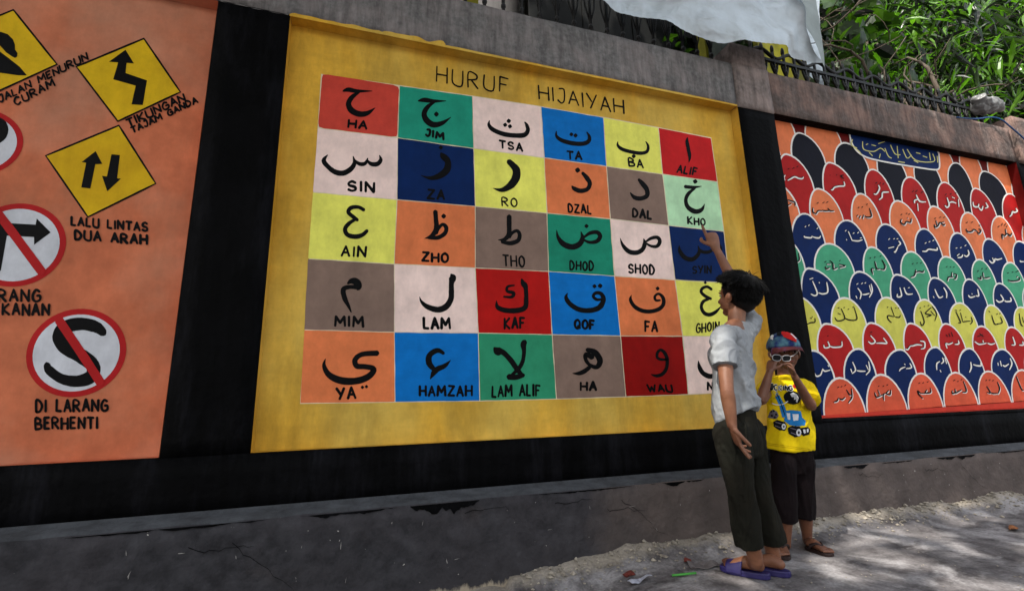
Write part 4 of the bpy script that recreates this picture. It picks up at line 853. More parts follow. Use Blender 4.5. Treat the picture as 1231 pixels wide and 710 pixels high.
# ================================================================= what stands behind the wall
h_ = empty('house', (0, 4.0, 0), 'pale grey house wall rising behind the left part of the fence', 'house')
m_ = MB(); wobbox(m_, -9, 1.36, 3.6, 6.6, -.3, 6.5, step=.3, amp=.01, seed=2); m_.build('wall', M['housegrey'], h_, True)
sh = empty('shed', (2.2, 3.1, 0), 'near-black boarded shed standing in for the dark void behind the fence under the tarpaulin', 'shed')  # darkness behind the fence is put into the near-black board colour
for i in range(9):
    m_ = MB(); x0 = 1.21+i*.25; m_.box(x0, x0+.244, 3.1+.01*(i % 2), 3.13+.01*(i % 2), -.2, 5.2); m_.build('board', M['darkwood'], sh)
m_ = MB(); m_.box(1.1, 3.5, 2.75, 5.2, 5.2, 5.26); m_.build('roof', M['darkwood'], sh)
yb = P(851, 50, 2.42)
m_ = MB(); m_.box(yb.x-.03, yb.x+.11, 2.42, 2.5, -.2, 3.9); tag(m_.build('yellow_post', M['ywall']), 'olive yellow post just left of the central pier behind the fence', 'post')
m_ = MB(); gp = P(869, 60, 2.33); m_.box(gp.x-.045, gp.x+.06, 2.30, 2.42, -.2, 4.0); tag(m_.build('concrete_post', M['postgr']), 'grey green concrete post between the yellow post and the central pier', 'post')
a, b = P(915, 80, 2.45), P(965, 80, 2.45)
m_ = MB(); m_.box(a.x, b.x, 2.45, 2.49, -.2, 3.6); tag(m_.build('yellow_board', M['ywall']), 'olive yellow board standing behind the fence right of the central pier', 'board')
a, b = P(560, 3, 2.5), P(575, 3, 2.5)
m_ = MB(); m_.box(a.x, b.x, 2.5, 2.6, -.2, 3.8); tag(m_.build('green_post', M['ywall']), 'yellow green post behind the fence above the title of the mural', 'post')

# ================================================================= trees
def leafmat(name, c, c2, em=0):
    m = mat(name, c, rough=.32, var=.35, scale=3, bump=0, spec=.5, col2=c2, col2_amt=.9, col2_scale=2.6)
    t = m.node_tree; b = t.nodes['Principled BSDF']
    tr = t.nodes.new('ShaderNodeBsdfTranslucent'); ms = t.nodes.new('ShaderNodeMixShader'); ms.inputs[0].default_value = .28
    src = b.inputs['Base Color'].links[0].from_socket; 
    br = t.nodes.new('ShaderNodeVectorMath'); br.operation = 'MULTIPLY'; br.inputs[1].default_value = (1.5, 1.9, .55); t.links.new(src, br.inputs[0]); t.links.new(br.outputs[0], tr.inputs[0])
    out = t.nodes['Material Output']; t.links.new(b.outputs[0], ms.inputs[1]); t.links.new(tr.outputs[0], ms.inputs[2]); t.links.new(ms.outputs[0], out.inputs[0])
    return m
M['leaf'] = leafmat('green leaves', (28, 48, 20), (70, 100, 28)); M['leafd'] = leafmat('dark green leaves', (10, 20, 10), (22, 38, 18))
M['leafb'] = leafmat('fresh green leaf', (84, 128, 32), (96, 138, 40))
M['bark'] = mat('grey brown bark', (92, 82, 72), rough=.9, var=.3, scale=14, stretch=(1, 1, .3), bump=.8, bscale=30)
def leaf_faces(mb, p, d, up, L_, W_, mi=0):
    """a folded pointed leaf of 4 faces"""
    d = d.normalized(); s = d.cross(up).normalized(); n = s.cross(d)
    b = p+d*L_*.25-n*L_*.01; m_2 = p+d*L_*.55-n*L_*.05; c = p+d*L_-n*L_*.22; w1, w2 = s*W_*.42, s*W_*.44; u1 = n*W_*.14
    mb.add([p, b+w1+u1, m_2+w2+u1, c, m_2-w2+u1, b-w1+u1, b, m_2], [(0, 1, 6), (1, 2, 7, 6), (2, 3, 7), (3, 4, 7), (4, 5, 6, 7), (5, 0, 6)], mi)
rnd = random.Random(11)
def rv(): 
    v = Vector((rnd.gauss(0, 1), rnd.gauss(0, 1), rnd.gauss(0, 1))); return v.normalized()
def branchy(mb, base, tip, r0_, r1_, depth, out, bend=.15):
    n = 6; pts = []; side = rv()
    for i in range(n+1):
        t = i/n; pts.append(base.lerp(tip, t)+side*math.sin(t*math.pi)*bend*(tip-base).length+rv()*.02*(tip-base).length*(0 < i < n))
    mb.tube(pts, [r0_+(r1_-r0_)*i/n for i in range(n+1)], 7 if r0_ > .03 else 5)
    out.append((pts, r1_))
    if depth > 0:
        for k in range(rnd.choice((3, 4))):
            i = rnd.randint(2, n); p = pts[i]; dd = ((tip-base).normalized()+rv()*.85).normalized(); ln = (tip-base).length*rnd.uniform(.45, .7)
            branchy(mb, p, p+dd*ln, max(.004, (r0_+(r1_-r0_)*i/n)*.6), max(.003, r1_*.5), depth-1, out, bend)
def tree(name, base, crown_c, crown_r, nleaf, lsize, label, mats, trunk_r=.12, clumps=40, keep=None, limbs=7, depth=2, wide=.45, group=None, sizes=(.45, 1.5)):
    t = empty(name, base, label, 'tree', group)
    mb = MB(); out = []; top = Vector(crown_c)-Vector((0, 0, crown_r[2]*.35))
    b0 = Vector(base); pts = [b0, b0.lerp(top, .35)+rv()*.1, b0.lerp(top, .7)+rv()*.12, top]
    mb.tube(pts, [trunk_r, trunk_r*.8, trunk_r*.65, trunk_r*.5], 10)
    mb.build('trunk', M['bark'], t, True)
    mb = MB()
    for k in range(limbs):
        v = rv(); tipp = Vector(crown_c)+Vector((v.x*crown_r[0], v.y*crown_r[1], v.z*crown_r[2]))*.8
        branchy(mb, pts[rnd.choice((2, 3))].lerp(pts[3], rnd.random()), tipp, trunk_r*.4, .012, depth, out)
    o = mb.build('limbs', M['bark'], t, True)
    mb = MB(); cl = []
    for k in range(clumps):
        v = rv()*rnd.random()**.4; cl.append(Vector(crown_c)+Vector((v.x*crown_r[0], v.y*crown_r[1], v.z*crown_r[2])))
    for p_, r_ in out[::2]: cl.append(p_[-1])
    rad = max(crown_r)*.26
    for k in range(nleaf):
        c = rnd.choice(cl); p = c+rv()*rad*rnd.random()**.6
        if keep and not keep(p): continue
        d = (rv()+Vector((0, 0, -.35))); up = (Vector((0, 0, 1))+rv()*.7)
        L_ = lsize*rnd.uniform(*sizes); leaf_faces(mb, p, d, up, L_, L_*wide, rnd.randrange(len(mats)))
    o = mb.build('crown', mats, t)
    return t
tree('breadfruit_tree', (3.9, 3.6, 0), (3.8, 3.6, 4.3), (1.6, 1.1, 1.6), 4200, .19, 'leafy tree with crooked grey branches rising directly behind the right fence', [M['leaf'], M['leafd'], M['leaf']], trunk_r=.10, clumps=60, limbs=12, depth=2, keep=lambda p: p.y > 2.5)
tree('feathery_tree', (6.6, 4.4, 0), (6.3, 4.2, 4.4), (2.2, 1.5, 2.4), 12000, .19, 'tree with narrow feathery leaves at the top right corner', [M['leaf'], M['leafd'], M['leafb']], trunk_r=.14, clumps=80, wide=.16, limbs=9, sizes=(.8, 1.6))
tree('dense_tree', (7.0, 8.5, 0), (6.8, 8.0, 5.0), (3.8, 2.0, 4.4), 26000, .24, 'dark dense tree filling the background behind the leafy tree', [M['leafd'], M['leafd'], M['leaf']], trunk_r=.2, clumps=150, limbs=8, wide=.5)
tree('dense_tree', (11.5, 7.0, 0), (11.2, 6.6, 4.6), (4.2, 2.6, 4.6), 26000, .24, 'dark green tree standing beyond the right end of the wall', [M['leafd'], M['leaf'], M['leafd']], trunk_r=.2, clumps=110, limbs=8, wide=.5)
tree('feathery_tree', (9.8, 5.0, 0), (9.8, 4.8, 7.0), (2.6, 1.4, 2.8), 11000, .17, 'taller feathery tree rising above the right end of the wall', [M['leaf'], M['leafd'], M['leafb']], trunk_r=.16, clumps=70, wide=.16, limbs=8, sizes=(.8, 1.6))
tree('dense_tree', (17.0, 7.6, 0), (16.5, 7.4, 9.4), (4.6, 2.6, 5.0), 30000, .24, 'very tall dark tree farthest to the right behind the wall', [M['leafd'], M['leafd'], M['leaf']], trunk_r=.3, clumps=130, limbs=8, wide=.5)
# large lobed leaves close to the fence, each a part of the leafy tree
bt = [o for o in bpy.data.objects if o.name == 'breadfruit_tree'][0]
def lobed(fresh):
    mb = MB(); n = 15; V = [(0, 0, 0)]; rim = []
    for i in range(n):
        t = i/(n-1)*2-1; an = t*2.2
        r = (1-.55*abs(t)**1.4)*(1+.13*math.cos(i*math.pi))
        rim.append((math.sin(an)*r*.5, 0, .08+math.cos(an)*r*.62+.38-.0*t))
    V = [(0, .02, .02)]+[(x, .05*abs(x)+.12*z*z-.05, z) for x, _, z in rim]
    V.append((0, -.03, .5))
    F = [(n+1, i, i+1) for i in range(1, n)]+[(n+1, n, 0), (n+1, 0, 1)]
    me = bpy.data.meshes.new('leaf'); me.from_pydata(V, [], F); me.materials.append(M['leafb'] if fresh else rnd.choice((M['leaf'], M['leafd'], M['leaf']))); return me
lm = [lobed(0), lobed(0), lobed(0), lobed(1)]
def bigleaf(p, s, rot, k):
    o = bpy.data.objects.new('leaf', lm[k]); link(o, bt); o.location = p-bt.location; o.rotation_euler = rot; o.scale = (s, s, s); return o
o = bigleaf(P(1063, 84, 2.34), .19, (-.15, .1, .55), 3); o['label'] = 'large fresh green leaf standing above the fence'
for i in range(210):
    p = Vector((rnd.uniform(2.85, 5.2), rnd.uniform(2.55, 3.5), rnd.uniform(2.9, 4.7)))
    bigleaf(p, rnd.uniform(.14, .26), (rnd.uniform(-1.3, .9), rnd.uniform(-.9, .9), rnd.uniform(-1, 2.2)), rnd.choice((0, 1, 2, 0, 1, 2, 3)))
# bare crooked branches close behind the right fence
mb = MB(); out = []
for k in range(26):
    b0 = Vector((rnd.uniform(2.7, 4.9), rnd.uniform(2.45, 2.9), rnd.uniform(2.5, 2.9))); branchy(mb, b0, b0+Vector((rnd.uniform(-.6, .9), rnd.uniform(-.1, .4), rnd.uniform(.5, 1.3))), rnd.choice((.012, .016, .026)), .006, 1, out, .3)
mb.build('branches', M['bark'], bt, True)
# unseen tree added to shade the murals, its crown opened to let sun through
def keep_sun(p):
    if not hasattr(keep_sun, 'b'): keep_sun.b = [((1.3, 1.6), (2.35, 1.78), 0, 1.15)]
    for Y in (1.62, 1.8):                      # where this leaf's shade falls on the walkway by the wall
        t = (p.y-Y)/SUN.y
        if t < 0: t = 0
        q = p-SUN*((Y-p.y)/(-SUN.y)) if False else p+(-SUN)*((Y-p.y)/(-SUN.y))
        if 1.1 < q.x < 3.0 and -.1 < q.z < 1.35: return rnd.random() < .02
    t = p.z/SUN.z; q = p-SUN*t
    if q.x > .9 and q.y < 2.0 and .7 < q.y: return rnd.random() < .10
    return True
tree('shade_tree', (-3.2, -1.6, 0), (-1.7, -.6, 6.2), (4.6, 2.6, 1.5), 17000, .34, 'broad unseen tree added on the near side to shade the murals, with gaps for the sun', [M['leaf'], M['leafd']], trunk_r=.2, clumps=170, keep=keep_sun, limbs=8, depth=1, wide=.62)

# ================================================================= people
def limb(mb, nodes, side, cap0=True, cap1=True, res=5):
    """nodes (p, ra, rb[, tilt]) ; ra along side, rb across; rounded ends"""
    q = catmull([np.array((n[0][0], n[0][1], n[0][2], n[1], n[2])) for n in nodes], res)
    side = Vector(side); rings = []
    for i, a in enumerate(q):
        p = Vector(a[:3]); t = Vector(q[min(i+1, len(q)-1)][:3])-Vector(q[max(i-1, 0)][:3]); t.normalize()
        u = side-t*side.dot(t); u.normalize(); v = t.cross(u)
        rings.append((p, u*a[3], v*a[4], t))
    out = []
    def capr(r, sg):
        p, u, v, t = r; k = min(u.length, v.length); o = []
        for an in (80, 60, 40, 20): o.append((p+t*sg*k*math.sin(R_(an)), u*math.cos(R_(an)), v*math.cos(R_(an))))
        return o
    if cap0: out += capr(rings[0], -1)
    out += [r[:3] for r in rings]
    if cap1: out += capr(rings[-1], 1)[::-1]
    mb.loft(out)
def remesh(name, mb, m, parent, voxel, it=4, disp=None, fac=.5):
    me = bpy.data.meshes.new('tmp'); me.from_pydata(mb.v, [], mb.f); o = bpy.data.objects.new('tmp', me); COL.objects.link(o)
    r = o.modifiers.new('r', 'REMESH'); r.mode = 'VOXEL'; r.voxel_size = voxel
    if it: s_ = o.modifiers.new('s', 'SMOOTH'); s_.factor = fac; s_.iterations = it
    dg = bpy.context.evaluated_depsgraph_get(); ne = bpy.data.meshes.new_from_object(o.evaluated_get(dg))
    bpy.data.objects.remove(o); bpy.data.meshes.remove(me)
    n = len(ne.vertices); co = np.empty(n*3); ne.vertices.foreach_get('co', co); co = co.reshape(-1, 3)
    if disp is not None:
        nr = np.empty(n*3); ne.vertices.foreach_get('normal', nr); nr = nr.reshape(-1, 3)
        co = co + nr*np.array([disp(Vector(c)) for c in co])[:, None]
    ne.name = name
    oo = bpy.data.objects.new(name, ne); off = parent_off(parent)
    co = co-np.array(off); ne.vertices.foreach_set('co', co.ravel())
    ne.materials.clear(); ne.materials.append(m)
    ne.polygons.foreach_set('material_index', [0]*len(ne.polygons))
    ne.polygons.foreach_set('use_smooth', [True]*len(ne.polygons)); ne.update()
    return link(oo, parent)
UP = Vector((0, 0, 1))
def hand(mb, wrist, d, n, th, L_, curls, thumb_curl=.5, spread=.10, thumb_out=.9):
    """wrist point, direction to the fingers d, palm-facing normal n, side of the thumb th, hand length L_"""
    d = d.normalized(); n = (n-d*n.dot(d)).normalized(); th = (th-d*th.dot(d)-n*th.dot(n)).normalized()
    pl = L_*.52; pw = L_*.20
    limb(mb, [(wrist-d*.012, L_*.125, L_*.11), (wrist+d*pl*.35, pw*.92, L_*.10), (wrist+d*pl*.75, pw*1.05, L_*.095), (wrist+d*pl*.98, pw*.95, L_*.075)], th)
    for k, (off, ln) in enumerate(((.78, .43), (.28, .48), (-.24, .45), (-.72, .36))):
        p = wrist+d*pl*(.93-.05*abs(off))+th*pw*off; dd = (d+th*off*spread*1.6).normalized(); c = curls[k]; r = L_*.048*(1 if k < 3 else .88)
        pts = [(p-dd*L_*.06, r*1.05, r*1.05), (p, r*1.08, r*1.05)]
        for seg, a in ((.42, .75), (.32, 1.0), (.26, .8)):
            rot = Matrix.Rotation(c*a, 3, dd.cross(n)); dd = (rot @ dd).normalized()
            p = p+dd*ln*L_*seg; pts.append((p, r*(1 if seg > .3 else .8), r*(1 if seg > .3 else .8)))
        limb(mb, pts, th, res=4)
    p = wrist+d*pl*.30+th*pw*.75+n*L_*.02; dd = (d*.75+th*thumb_out+n*.35).normalized(); r = L_*.054; pts = [(p-dd*L_*.05, r*1.25, r*1.2), (p, r*1.3, r*1.2)]
    for seg in (.20, .15, .12):
        p = p+dd*L_*seg; pts.append((p, r*(1 if seg > .13 else .85), r*(1 if seg > .13 else .85)))
        rot = Matrix.Rotation(thumb_curl*.6, 3, th.cross(d) if False else dd.cross((d*.7-th*.6+n*.4).normalized()).normalized()); dd = (rot @ dd).normalized()
    limb(mb, pts, n, res=4)
def head(mb, Cc, f, l, u, s):
    E_ = lambda a, b, c, ra, rb, rc: mb.ell(Cc+f*a*s+l*b*s+u*c*s, [f*ra*s, l*rb*s, u*rc*s], 20, 12)
    E_(-.05, 0, .12, .41, .345, .375); E_(.10, 0, -.14, .25, .255, .30); E_(.21, 0, -.38, .10, .12, .085); E_(.02, 0, -.28, .24, .20, .16)
    for sg in (-1, 1):
        E_(.21, .135*sg, -.14, .12, .11, .13); E_(-.03, .355*sg, -.06, .085, .035, .115); E_(-.045, .385*sg, -.035, .06, .03, .08); E_(.30, .13*sg, .055, .06, .10, .03)
        E_(.345, .055*sg, -.165, .045, .04, .035)
    limb(mb, [(Cc+f*.33*s+u*.02*s, .032*s, .035*s), (Cc+f*.385*s-u*.08*s, .045*s, .045*s), (Cc+f*.41*s-u*.14*s, .058*s, .055*s)], l)
    E_(.325, 0, -.245, .055, .10, .028); E_(.315, 0, -.285, .055, .085, .03)
def eyes(par, Cc, f, l, u, s):
    for sg in (-1, 1):
        mb = MB(); c = Cc+f*.295*s+l*.135*sg*s-u*.005*s; r = .055*s
        mb.ell(c, [f*r, l*r*1.1, u*r*.55], 12, 8, 0); mb.ell(c+f*r*.62, [f*r*.5, l*r*.5, u*r*.5], 10, 6, 1)
        mb.build('eye', [M['eyew'], M['ink']], par, True)
        mb = MB(); mb.tube([c+f*.02*s+u*.10*s+l*.09*s*k*sg+f*.01*s*(1-abs(k))+u*.012*s*(1-k*k) for k in (-1, -.4, .2, .9)], [.008*s, .014*s, .013*s, .005*s], 6); mb.build('eyebrow', M['hair'], par, True)
M['eyew'] = mat('eye white', (150, 138, 130), rough=.3, bump=0)
M['hair'] = mat('black hair', (8, 7, 7), rough=.6, var=.3, scale=60, bump=.3, bscale=300, spec=.2)
def fabric(name, c, c2=None, var=.06, dirt=.0, sc=60, bump=.25, wr=None):
    m = mat(name, c, rough=.9, var=var, scale=22, bump=bump, bscale=420, spec=.12, col2=c2, col2_amt=.4, col2_scale=9, dirt=dirt, dirtcol=(70, 66, 60), dirt_stretch=(1, 1, 1))
    if wr: wrinkle(m, *wr[:3], stretch=wr[3], rot=wr[4], width=.10)
    return m
M['tee'] = fabric('grey marl cotton', (148, 151, 154), (126, 130, 138), wr=(4.5, .55, .012, (1.2, 1.2, .8), (.5, .3, 0))); M['yel'] = fabric('yellow cotton', (214, 186, 16), (196, 160, 14), wr=(5, .5, .010, (1.2, 1.2, .8), (-.4, .3, 0)))
M['olive'] = fabric('dark olive cotton', (24, 24, 19), (33, 28, 22), wr=(4, .55, .014, (1.6, 1.6, .5), (.25, .15, 0))); M['maroon'] = fabric('very dark maroon cotton', (20, 13, 15), (16, 12, 15), wr=(4, .5, .012, (1.6, 1.6, .5), (.25, .1, 0)))
M['purple'] = mat('purple rubber', (40, 34, 84), rough=.5, var=.1, scale=20, bump=.1, bscale=120, dirt=.35, dirtcol=(90, 84, 90), dirt_stretch=(1, 1, 1))
M['brownr'] = mat('dark brown rubber', (40, 26, 24), rough=.6, var=.15, scale=20, bump=.1); M['redr'] = mat('red strap', (150, 40, 40), rough=.5, bump=0)

def folds(f, l, c0, amp=.006, seed=0, diag=1.0, fr=1.0):
    def d(p):
        q = p-c0; a = q.dot(f); b = q.dot(l); z = q.z
        v = Vector((a*9*fr+z*5*diag, b*9*fr-z*4*diag, z*3.2+seed))
        r = max(0, 1-abs(mnoise.noise(v))*2.8)**1.4
        return amp*(r*1.15 -.3 + .7*mnoise.noise(Vector((a*22, b*22, z*9+seed))) + .25*mnoise.noise(p*60))
    return d
# things printed on cloth: laid on the real surface
def surf(objs, off=.0016):
    trees = []
    for o in objs:
        me = o.data; po = parent_off(o.parent)+o.location
        trees.append(BVHTree.FromPolygons([tuple(v.co+po) for v in me.vertices], [tuple(p.vertices) for p in me.polygons]))
    org = Vector((0, 0, HC))
    def pr(x, y):
        d = Vector(ray(x, y)).normalized(); best = None
        for t in trees:
            h = t.ray_cast(org, d)
            if h[0] is not None and (best is None or h[3] < best[3]): best = h
        if best is None: return None
        nn = best[1] if best[1].dot(d) < 0 else -best[1]
        return best[0]+nn*off-d*off*.5
    return pr
def inside(p, poly_):
    x, y = p; c = False; n = len(poly_)
    for i in range(n):
        x1, y1 = poly_[i]; x2, y2 = poly_[i-1]
        if (y1 > y) != (y2 > y) and x < (x2-x1)*(y-y1)/(y2-y1)+x1: c = not c
    return c
def printpoly(mb, pts, pr, mi, st=.45):
    xs = [p[0] for p in pts]; ys = [p[1] for p in pts]; cache = {}
    def g(i, j):
        if (i, j) not in cache: cache[(i, j)] = pr(i*st, j*st)
        return cache[(i, j)]
    for i in range(int(min(xs)/st), int(max(xs)/st)+1):
        for j in range(int(min(ys)/st), int(max(ys)/st)+1):
            if inside(((i+.5)*st, (j+.5)*st), pts):
                q = [g(i, j), g(i+1, j), g(i+1, j+1), g(i, j+1)]
                if all(k is not None for k in q) and max((q[0]-q[2]).length, (q[1]-q[3]).length) < .012: mb.add(q, [(0, 1, 2, 3)], mi)
def printstroke(mb, pts, pr, mi, w_=None):
    q = catmull([np.array(p, float) for p in pts], 6) if len(pts) > 2 else catmull(pts, 8)
    L_ = []
    for i in range(len(q)):
        t = q[min(i+1, len(q)-1)][:2]-q[max(i-1, 0)][:2]; t = t/np.hypot(*t); nr = np.array([-t[1], t[0]]); h2 = q[i][2]/2
        L_.append((pr(*(q[i][:2]+nr*h2)), pr(*(q[i][:2]-nr*h2))))
    for a, b in zip(L_, L_[1:]):
        v = [a[0], b[0], b[1], a[1]]
        if all(k is not None for k in v) and max((v[0]-v[1]).length, (v[3]-v[2]).length) < .03: mb.add(v, [(0, 1, 2, 3)], mi)
# ---------------- older boy: back to the street, reaching up to point
b1 = empty('person', G(905, 690), 'older boy in grey T-shirt and olive trousers pointing up at the lettered mural', 'person')
f = Vector((-.55, .83, 0)).normalized(); l = UP.cross(f)
J = P
pel, wai, che, sho = J(887, 512, 1.61), J(883, 478, 1.61), J(880, 432, 1.61), J(884, 402, 1.615)
nk, Hc = J(886, 390, 1.625), J(886, 356, 1.64)
mb = MB()
limb(mb, [(pel-UP*.02, .088, .07), (wai, .078, .062), (che, .098, .070), (sho, .088, .052), (nk, .036, .036)], l)
limb(mb, [(nk-UP*.03, .040, .040), (nk+UP*.02, .034, .036), (Hc-UP*.03, .036, .038)], l)
hf = (f*.80+Vector((.30, .62, 0))*.6+UP*.22).normalized(); hl = UP.cross(hf).normalized(); hu = hf.cross(hl); HS = .196
head(mb, Hc, hf, hl, hu, HS)
sL, eL, wL = J(870, 407, 1.545), J(873.5, 466, 1.485), J(880, 511, 1.485)
limb(mb, [(sL, .036, .034), (sL.lerp(eL, .4), .031, .030), (eL, .025, .025), (eL.lerp(wL, .35), .026, .025), (wL, .018, .016)], f)
hand(mb, wL, J(892, 546, 1.485)-wL, -l*.5-f*.8, l*.9-f*.1, .134, (.12, .25, .40, .5), .3, .26, .30)
sR, eR, wR = J(903, 391, 1.68), J(884, 343, 1.77), J(860, 297, 1.835)
limb(mb, [(sR, .036, .034), (sR.lerp(eR, .4), .031, .030), (eR, .025, .025), (eR.lerp(wR, .35), .026, .024), (wR, .018, .016)], l)
tip = J(850.5, 269.5, 1.875)
hand(mb, wR, tip-wR, Vector((.35, .9, -.1)), Vector((-.8, .3, -.3)), (tip-wR).length/.93, (.02, 1.5, 1.6, 1.6), .9, .05, .7)
# legs and feet
hipL, knL, anL = J(880, 530, 1.575), J(892, 600, 1.56), J(909, 676, 1.585)
hipR, knR, anR = J(898, 525, 1.65), J(915, 600, 1.65), J(931, 673, 1.655)
SZ = .022
def foot(mb, an, heel, toe, zf, k=1.0):
    d = (toe-heel).normalized(); s_ = UP.cross(d)
    hz = Vector((0, 0, zf))
    L0 = (toe-heel).length
    limb(mb, [(heel+d*.02*k+hz+UP*.020*k, .021*k, .019*k), (heel+d*L0*.35+hz+UP*.026*k, .021*k, .025*k), (heel+d*L0*.6+hz+UP*.018*k, .028*k, .018*k), (heel+d*L0*.8+hz+UP*.012*k, .031*k, .012*k)], s_)
    for i in range(5):
        off = (-.023+.0115*i)*k; r = (.0085 if i else .0085)*k
        i2 = i; r = (.0105, .0075, .007, .0065, .006)[i2]*k
        p = heel+d*L0*(.80)+hz+UP*.010*k; q = heel+d*(L0*(1.0-.025*i2))+hz+UP*.008*k
        sg = foot.sg; o_ = s_*sg*(.021-.0108*i2)*k
        limb(mb, [(p+o_, r, r), (p.lerp(q, .6)+o_*1.02+UP*.002, r, r), (q+o_*1.02-UP*.001, r*.9, r*.85)], s_, res=3)
    limb(mb, [(an+UP*.03, .024*k, .026*k), (an, .022*k, .025*k), (heel+d*.045*k+hz+UP*.025*k, .020*k, .026*k)], s_)
hL, tL = G(925, 696), G(868, 684.5); hR = G(950, 694); tR = hR+(tL-hL)*.98
limb(mb, [(hipL, .054, .054), (hipL.lerp(knL, .5), .045, .044), (knL, .034, .034), (knL.lerp(anL, .35), .033, .034), (knL.lerp(anL, .75), .027, .029), (anL, .022, .025)], l)
limb(mb, [(hipR, .054, .054), (hipR.lerp(knR, .5), .045, .044), (knR, .034, .034), (knR.lerp(anR, .35), .033, .034), (knR.lerp(anR, .75), .027, .029), (anR, .022, .025)], l)
gzl = lambda p: gz(p.x, p.y)
foot.sg = -1; foot(mb, anL, hL+(tL-hL)*.06, hL+(tL-hL)*.97, SZ+gzl(hL)); foot.sg = 1; foot(mb, anR, hR+(tR-hR)*.06, hR+(tR-hR)*.97, SZ+gzl(hR))
body1 = remesh('body', mb, M['skin'], b1, .0022, 3); eyes(body1, Hc, hf, hl, hu, HS)
# hair: cap of hair plus many tufts
def hairdo(par, Cc, f, l, u, s, n, ln, seed, low=-.20):
    rr = random.Random(seed); mb = MB()
    cc = Cc-f*.09*s+u*.14*s; ax = (.425*s, .375*s, .395*s)
    mb.ell(cc, [f*ax[0], l*ax[1], u*ax[2]], 22, 14); mb.ell(Cc-f*.19*s-u*.10*s, [f*.25*s, l*.29*s, u*.27*s], 18, 10)
    for k in range(n):
        th = rr.uniform(0, 2*math.pi); z = rr.uniform(-.75, 1); rxy = math.sqrt(1-z*z)
        a, b = math.cos(th)*rxy, math.sin(th)*rxy
        if a > .55 and z < .35: continue
        if a > .15 and z < .0: continue
        if z < -.1 and a > -.1: continue
        nrm = (f*a+l*b+u*z).normalized(); p = cc+f*a*ax[0]*.95+l*b*ax[1]*.95+u*z*ax[2]*.95
        crown = -f*.55+u*.83; dn = (nrm-crown*nrm.dot(crown)); dn = dn.normalized() if dn.length > 1e-3 else -f     # hair falls away from the crown
        g_ = lambda k: Vector((rr.gauss(0, k), rr.gauss(0, k), rr.gauss(0, k)))
        wild = .07 if rr.random() < .86 else .24
        fl = (dn*.95+nrm*.16-UP*.25+g_(wild)).normalized()
        if z < .3: fl = (dn*.9-nrm*.22-UP*.25+g_(wild*.6)).normalized()
        L_ = ln*rr.uniform(.6, 1.15)*(1 if z > .35 else .42); r = rr.uniform(.0011, .0022)
        mb.tube([p-nrm*.004, p+fl*L_*.35+nrm*.002, p+fl*L_*.7-nrm*.001, p+fl*L_-nrm*L_*.10-UP*L_*.08], [r, r, r*.6, .0004], 4, cap=False)
    mb.build('hair', M['hair'], par, True)
hairdo(b1, Hc, hf, hl, hu, HS, 5200, .050, 3)
# grey T-shirt
mb = MB(); tl = lambda v, dz: v+UP*dz
def rg(c, ra, rb, dz=0., ff=f, ll=l): return (c, ll*ra, ff*rb-UP*dz)
hem = J(886.5, 501, 1.605)
mb.loft([rg(hem, .110, .089, .042), rg(hem+UP*.012, .112, .0885, .040), rg(hem.lerp(wai, .5), .110, .086, .03), rg(wai+UP*.02, .105, .084, .016), rg(che-UP*.03, .108, .083), rg(che+UP*.03, .113, .080),
         rg(sho-UP*.005, .104, .066), rg(sho+UP*.016, .080, .054), rg(nk-UP*.006, .056, .049), rg(nk+UP*.005, .048, .045)])
slv = J(871.5, 441, 1.51)
limb(mb, [(sho+l*.055-UP*.012, .05, .045), (sL, .047, .045), (slv, .052, .050)], f, cap1=False)
limb(mb, [(sho-l*.055-UP*.015, .05, .045), (sR, .046, .043), (sR.lerp(eR, .42), .044, .040)], l, cap1=False)
tee = remesh('t_shirt', mb, M['tee'], b1, .0045, 3, folds(f, l, che, .0100, 2, 1.1, .8))
# trousers
mb = MB()
mb.loft([rg(pel+UP*.085, .096, .074), rg(pel+UP*.03, .101, .078), rg(pel, .106, .080), rg(pel-UP*.06, .108, .080), rg(pel-UP*.11, .10, .074)])
heL, heR = J(901.5, 656, 1.575), J(929.5, 652, 1.65)
limb(mb, [(hipL+UP*.03, .062, .074), (hipL.lerp(knL, .6), .052, .055), (knL, .049, .050), (heL, .050, .050)], l, cap1=False)
limb(mb, [(hipR+UP*.03, .062, .074), (hipR.lerp(knR, .6), .051, .053), (knR, .049, .050), (heR, .053, .053)], l, cap1=False)
remesh('trousers', mb, M['olive'], b1, .0045, 3, folds(f, l, pel, .0070, 8, .35, .9))
def sole(heel, toe, w0, w1, z0, th, m, par, name, lift=.004):
    d = (toe-heel); L0 = d.length; d.normalize(); s_ = UP.cross(d); V = []; n = 28
    out = []
    for k in range(n):
        a = 2*math.pi*k/n; t = .5-.5*math.cos(a); ww = (w0+(w1-w0)*min(1, t*1.5))*(abs(math.sin(a))**.62)*(1 if math.sin(a) >= 0 else -1)*(1-.12*math.sin(t*math.pi)**2)
        out.append((t*L0, ww))
    for z in (0, th*.15, th*.85, th):
        g = .96 if z in (0, th) else 1
        for t, ww in out:
            p = heel+d*(L0/2+(t-L0/2)*g)+s_*ww*g; V.append((p.x, p.y, z0+z+lift*max(0, t/L0-.75)*4*.5))
    F = [(j*n+i, j*n+(i+1) % n, (j+1)*n+(i+1) % n, (j+1)*n+i) for j in range(3) for i in range(n)]+[tuple(range(n))[::-1], tuple(3*n+i for i in range(n))]
    return mk(name, V, F, m, par, False)
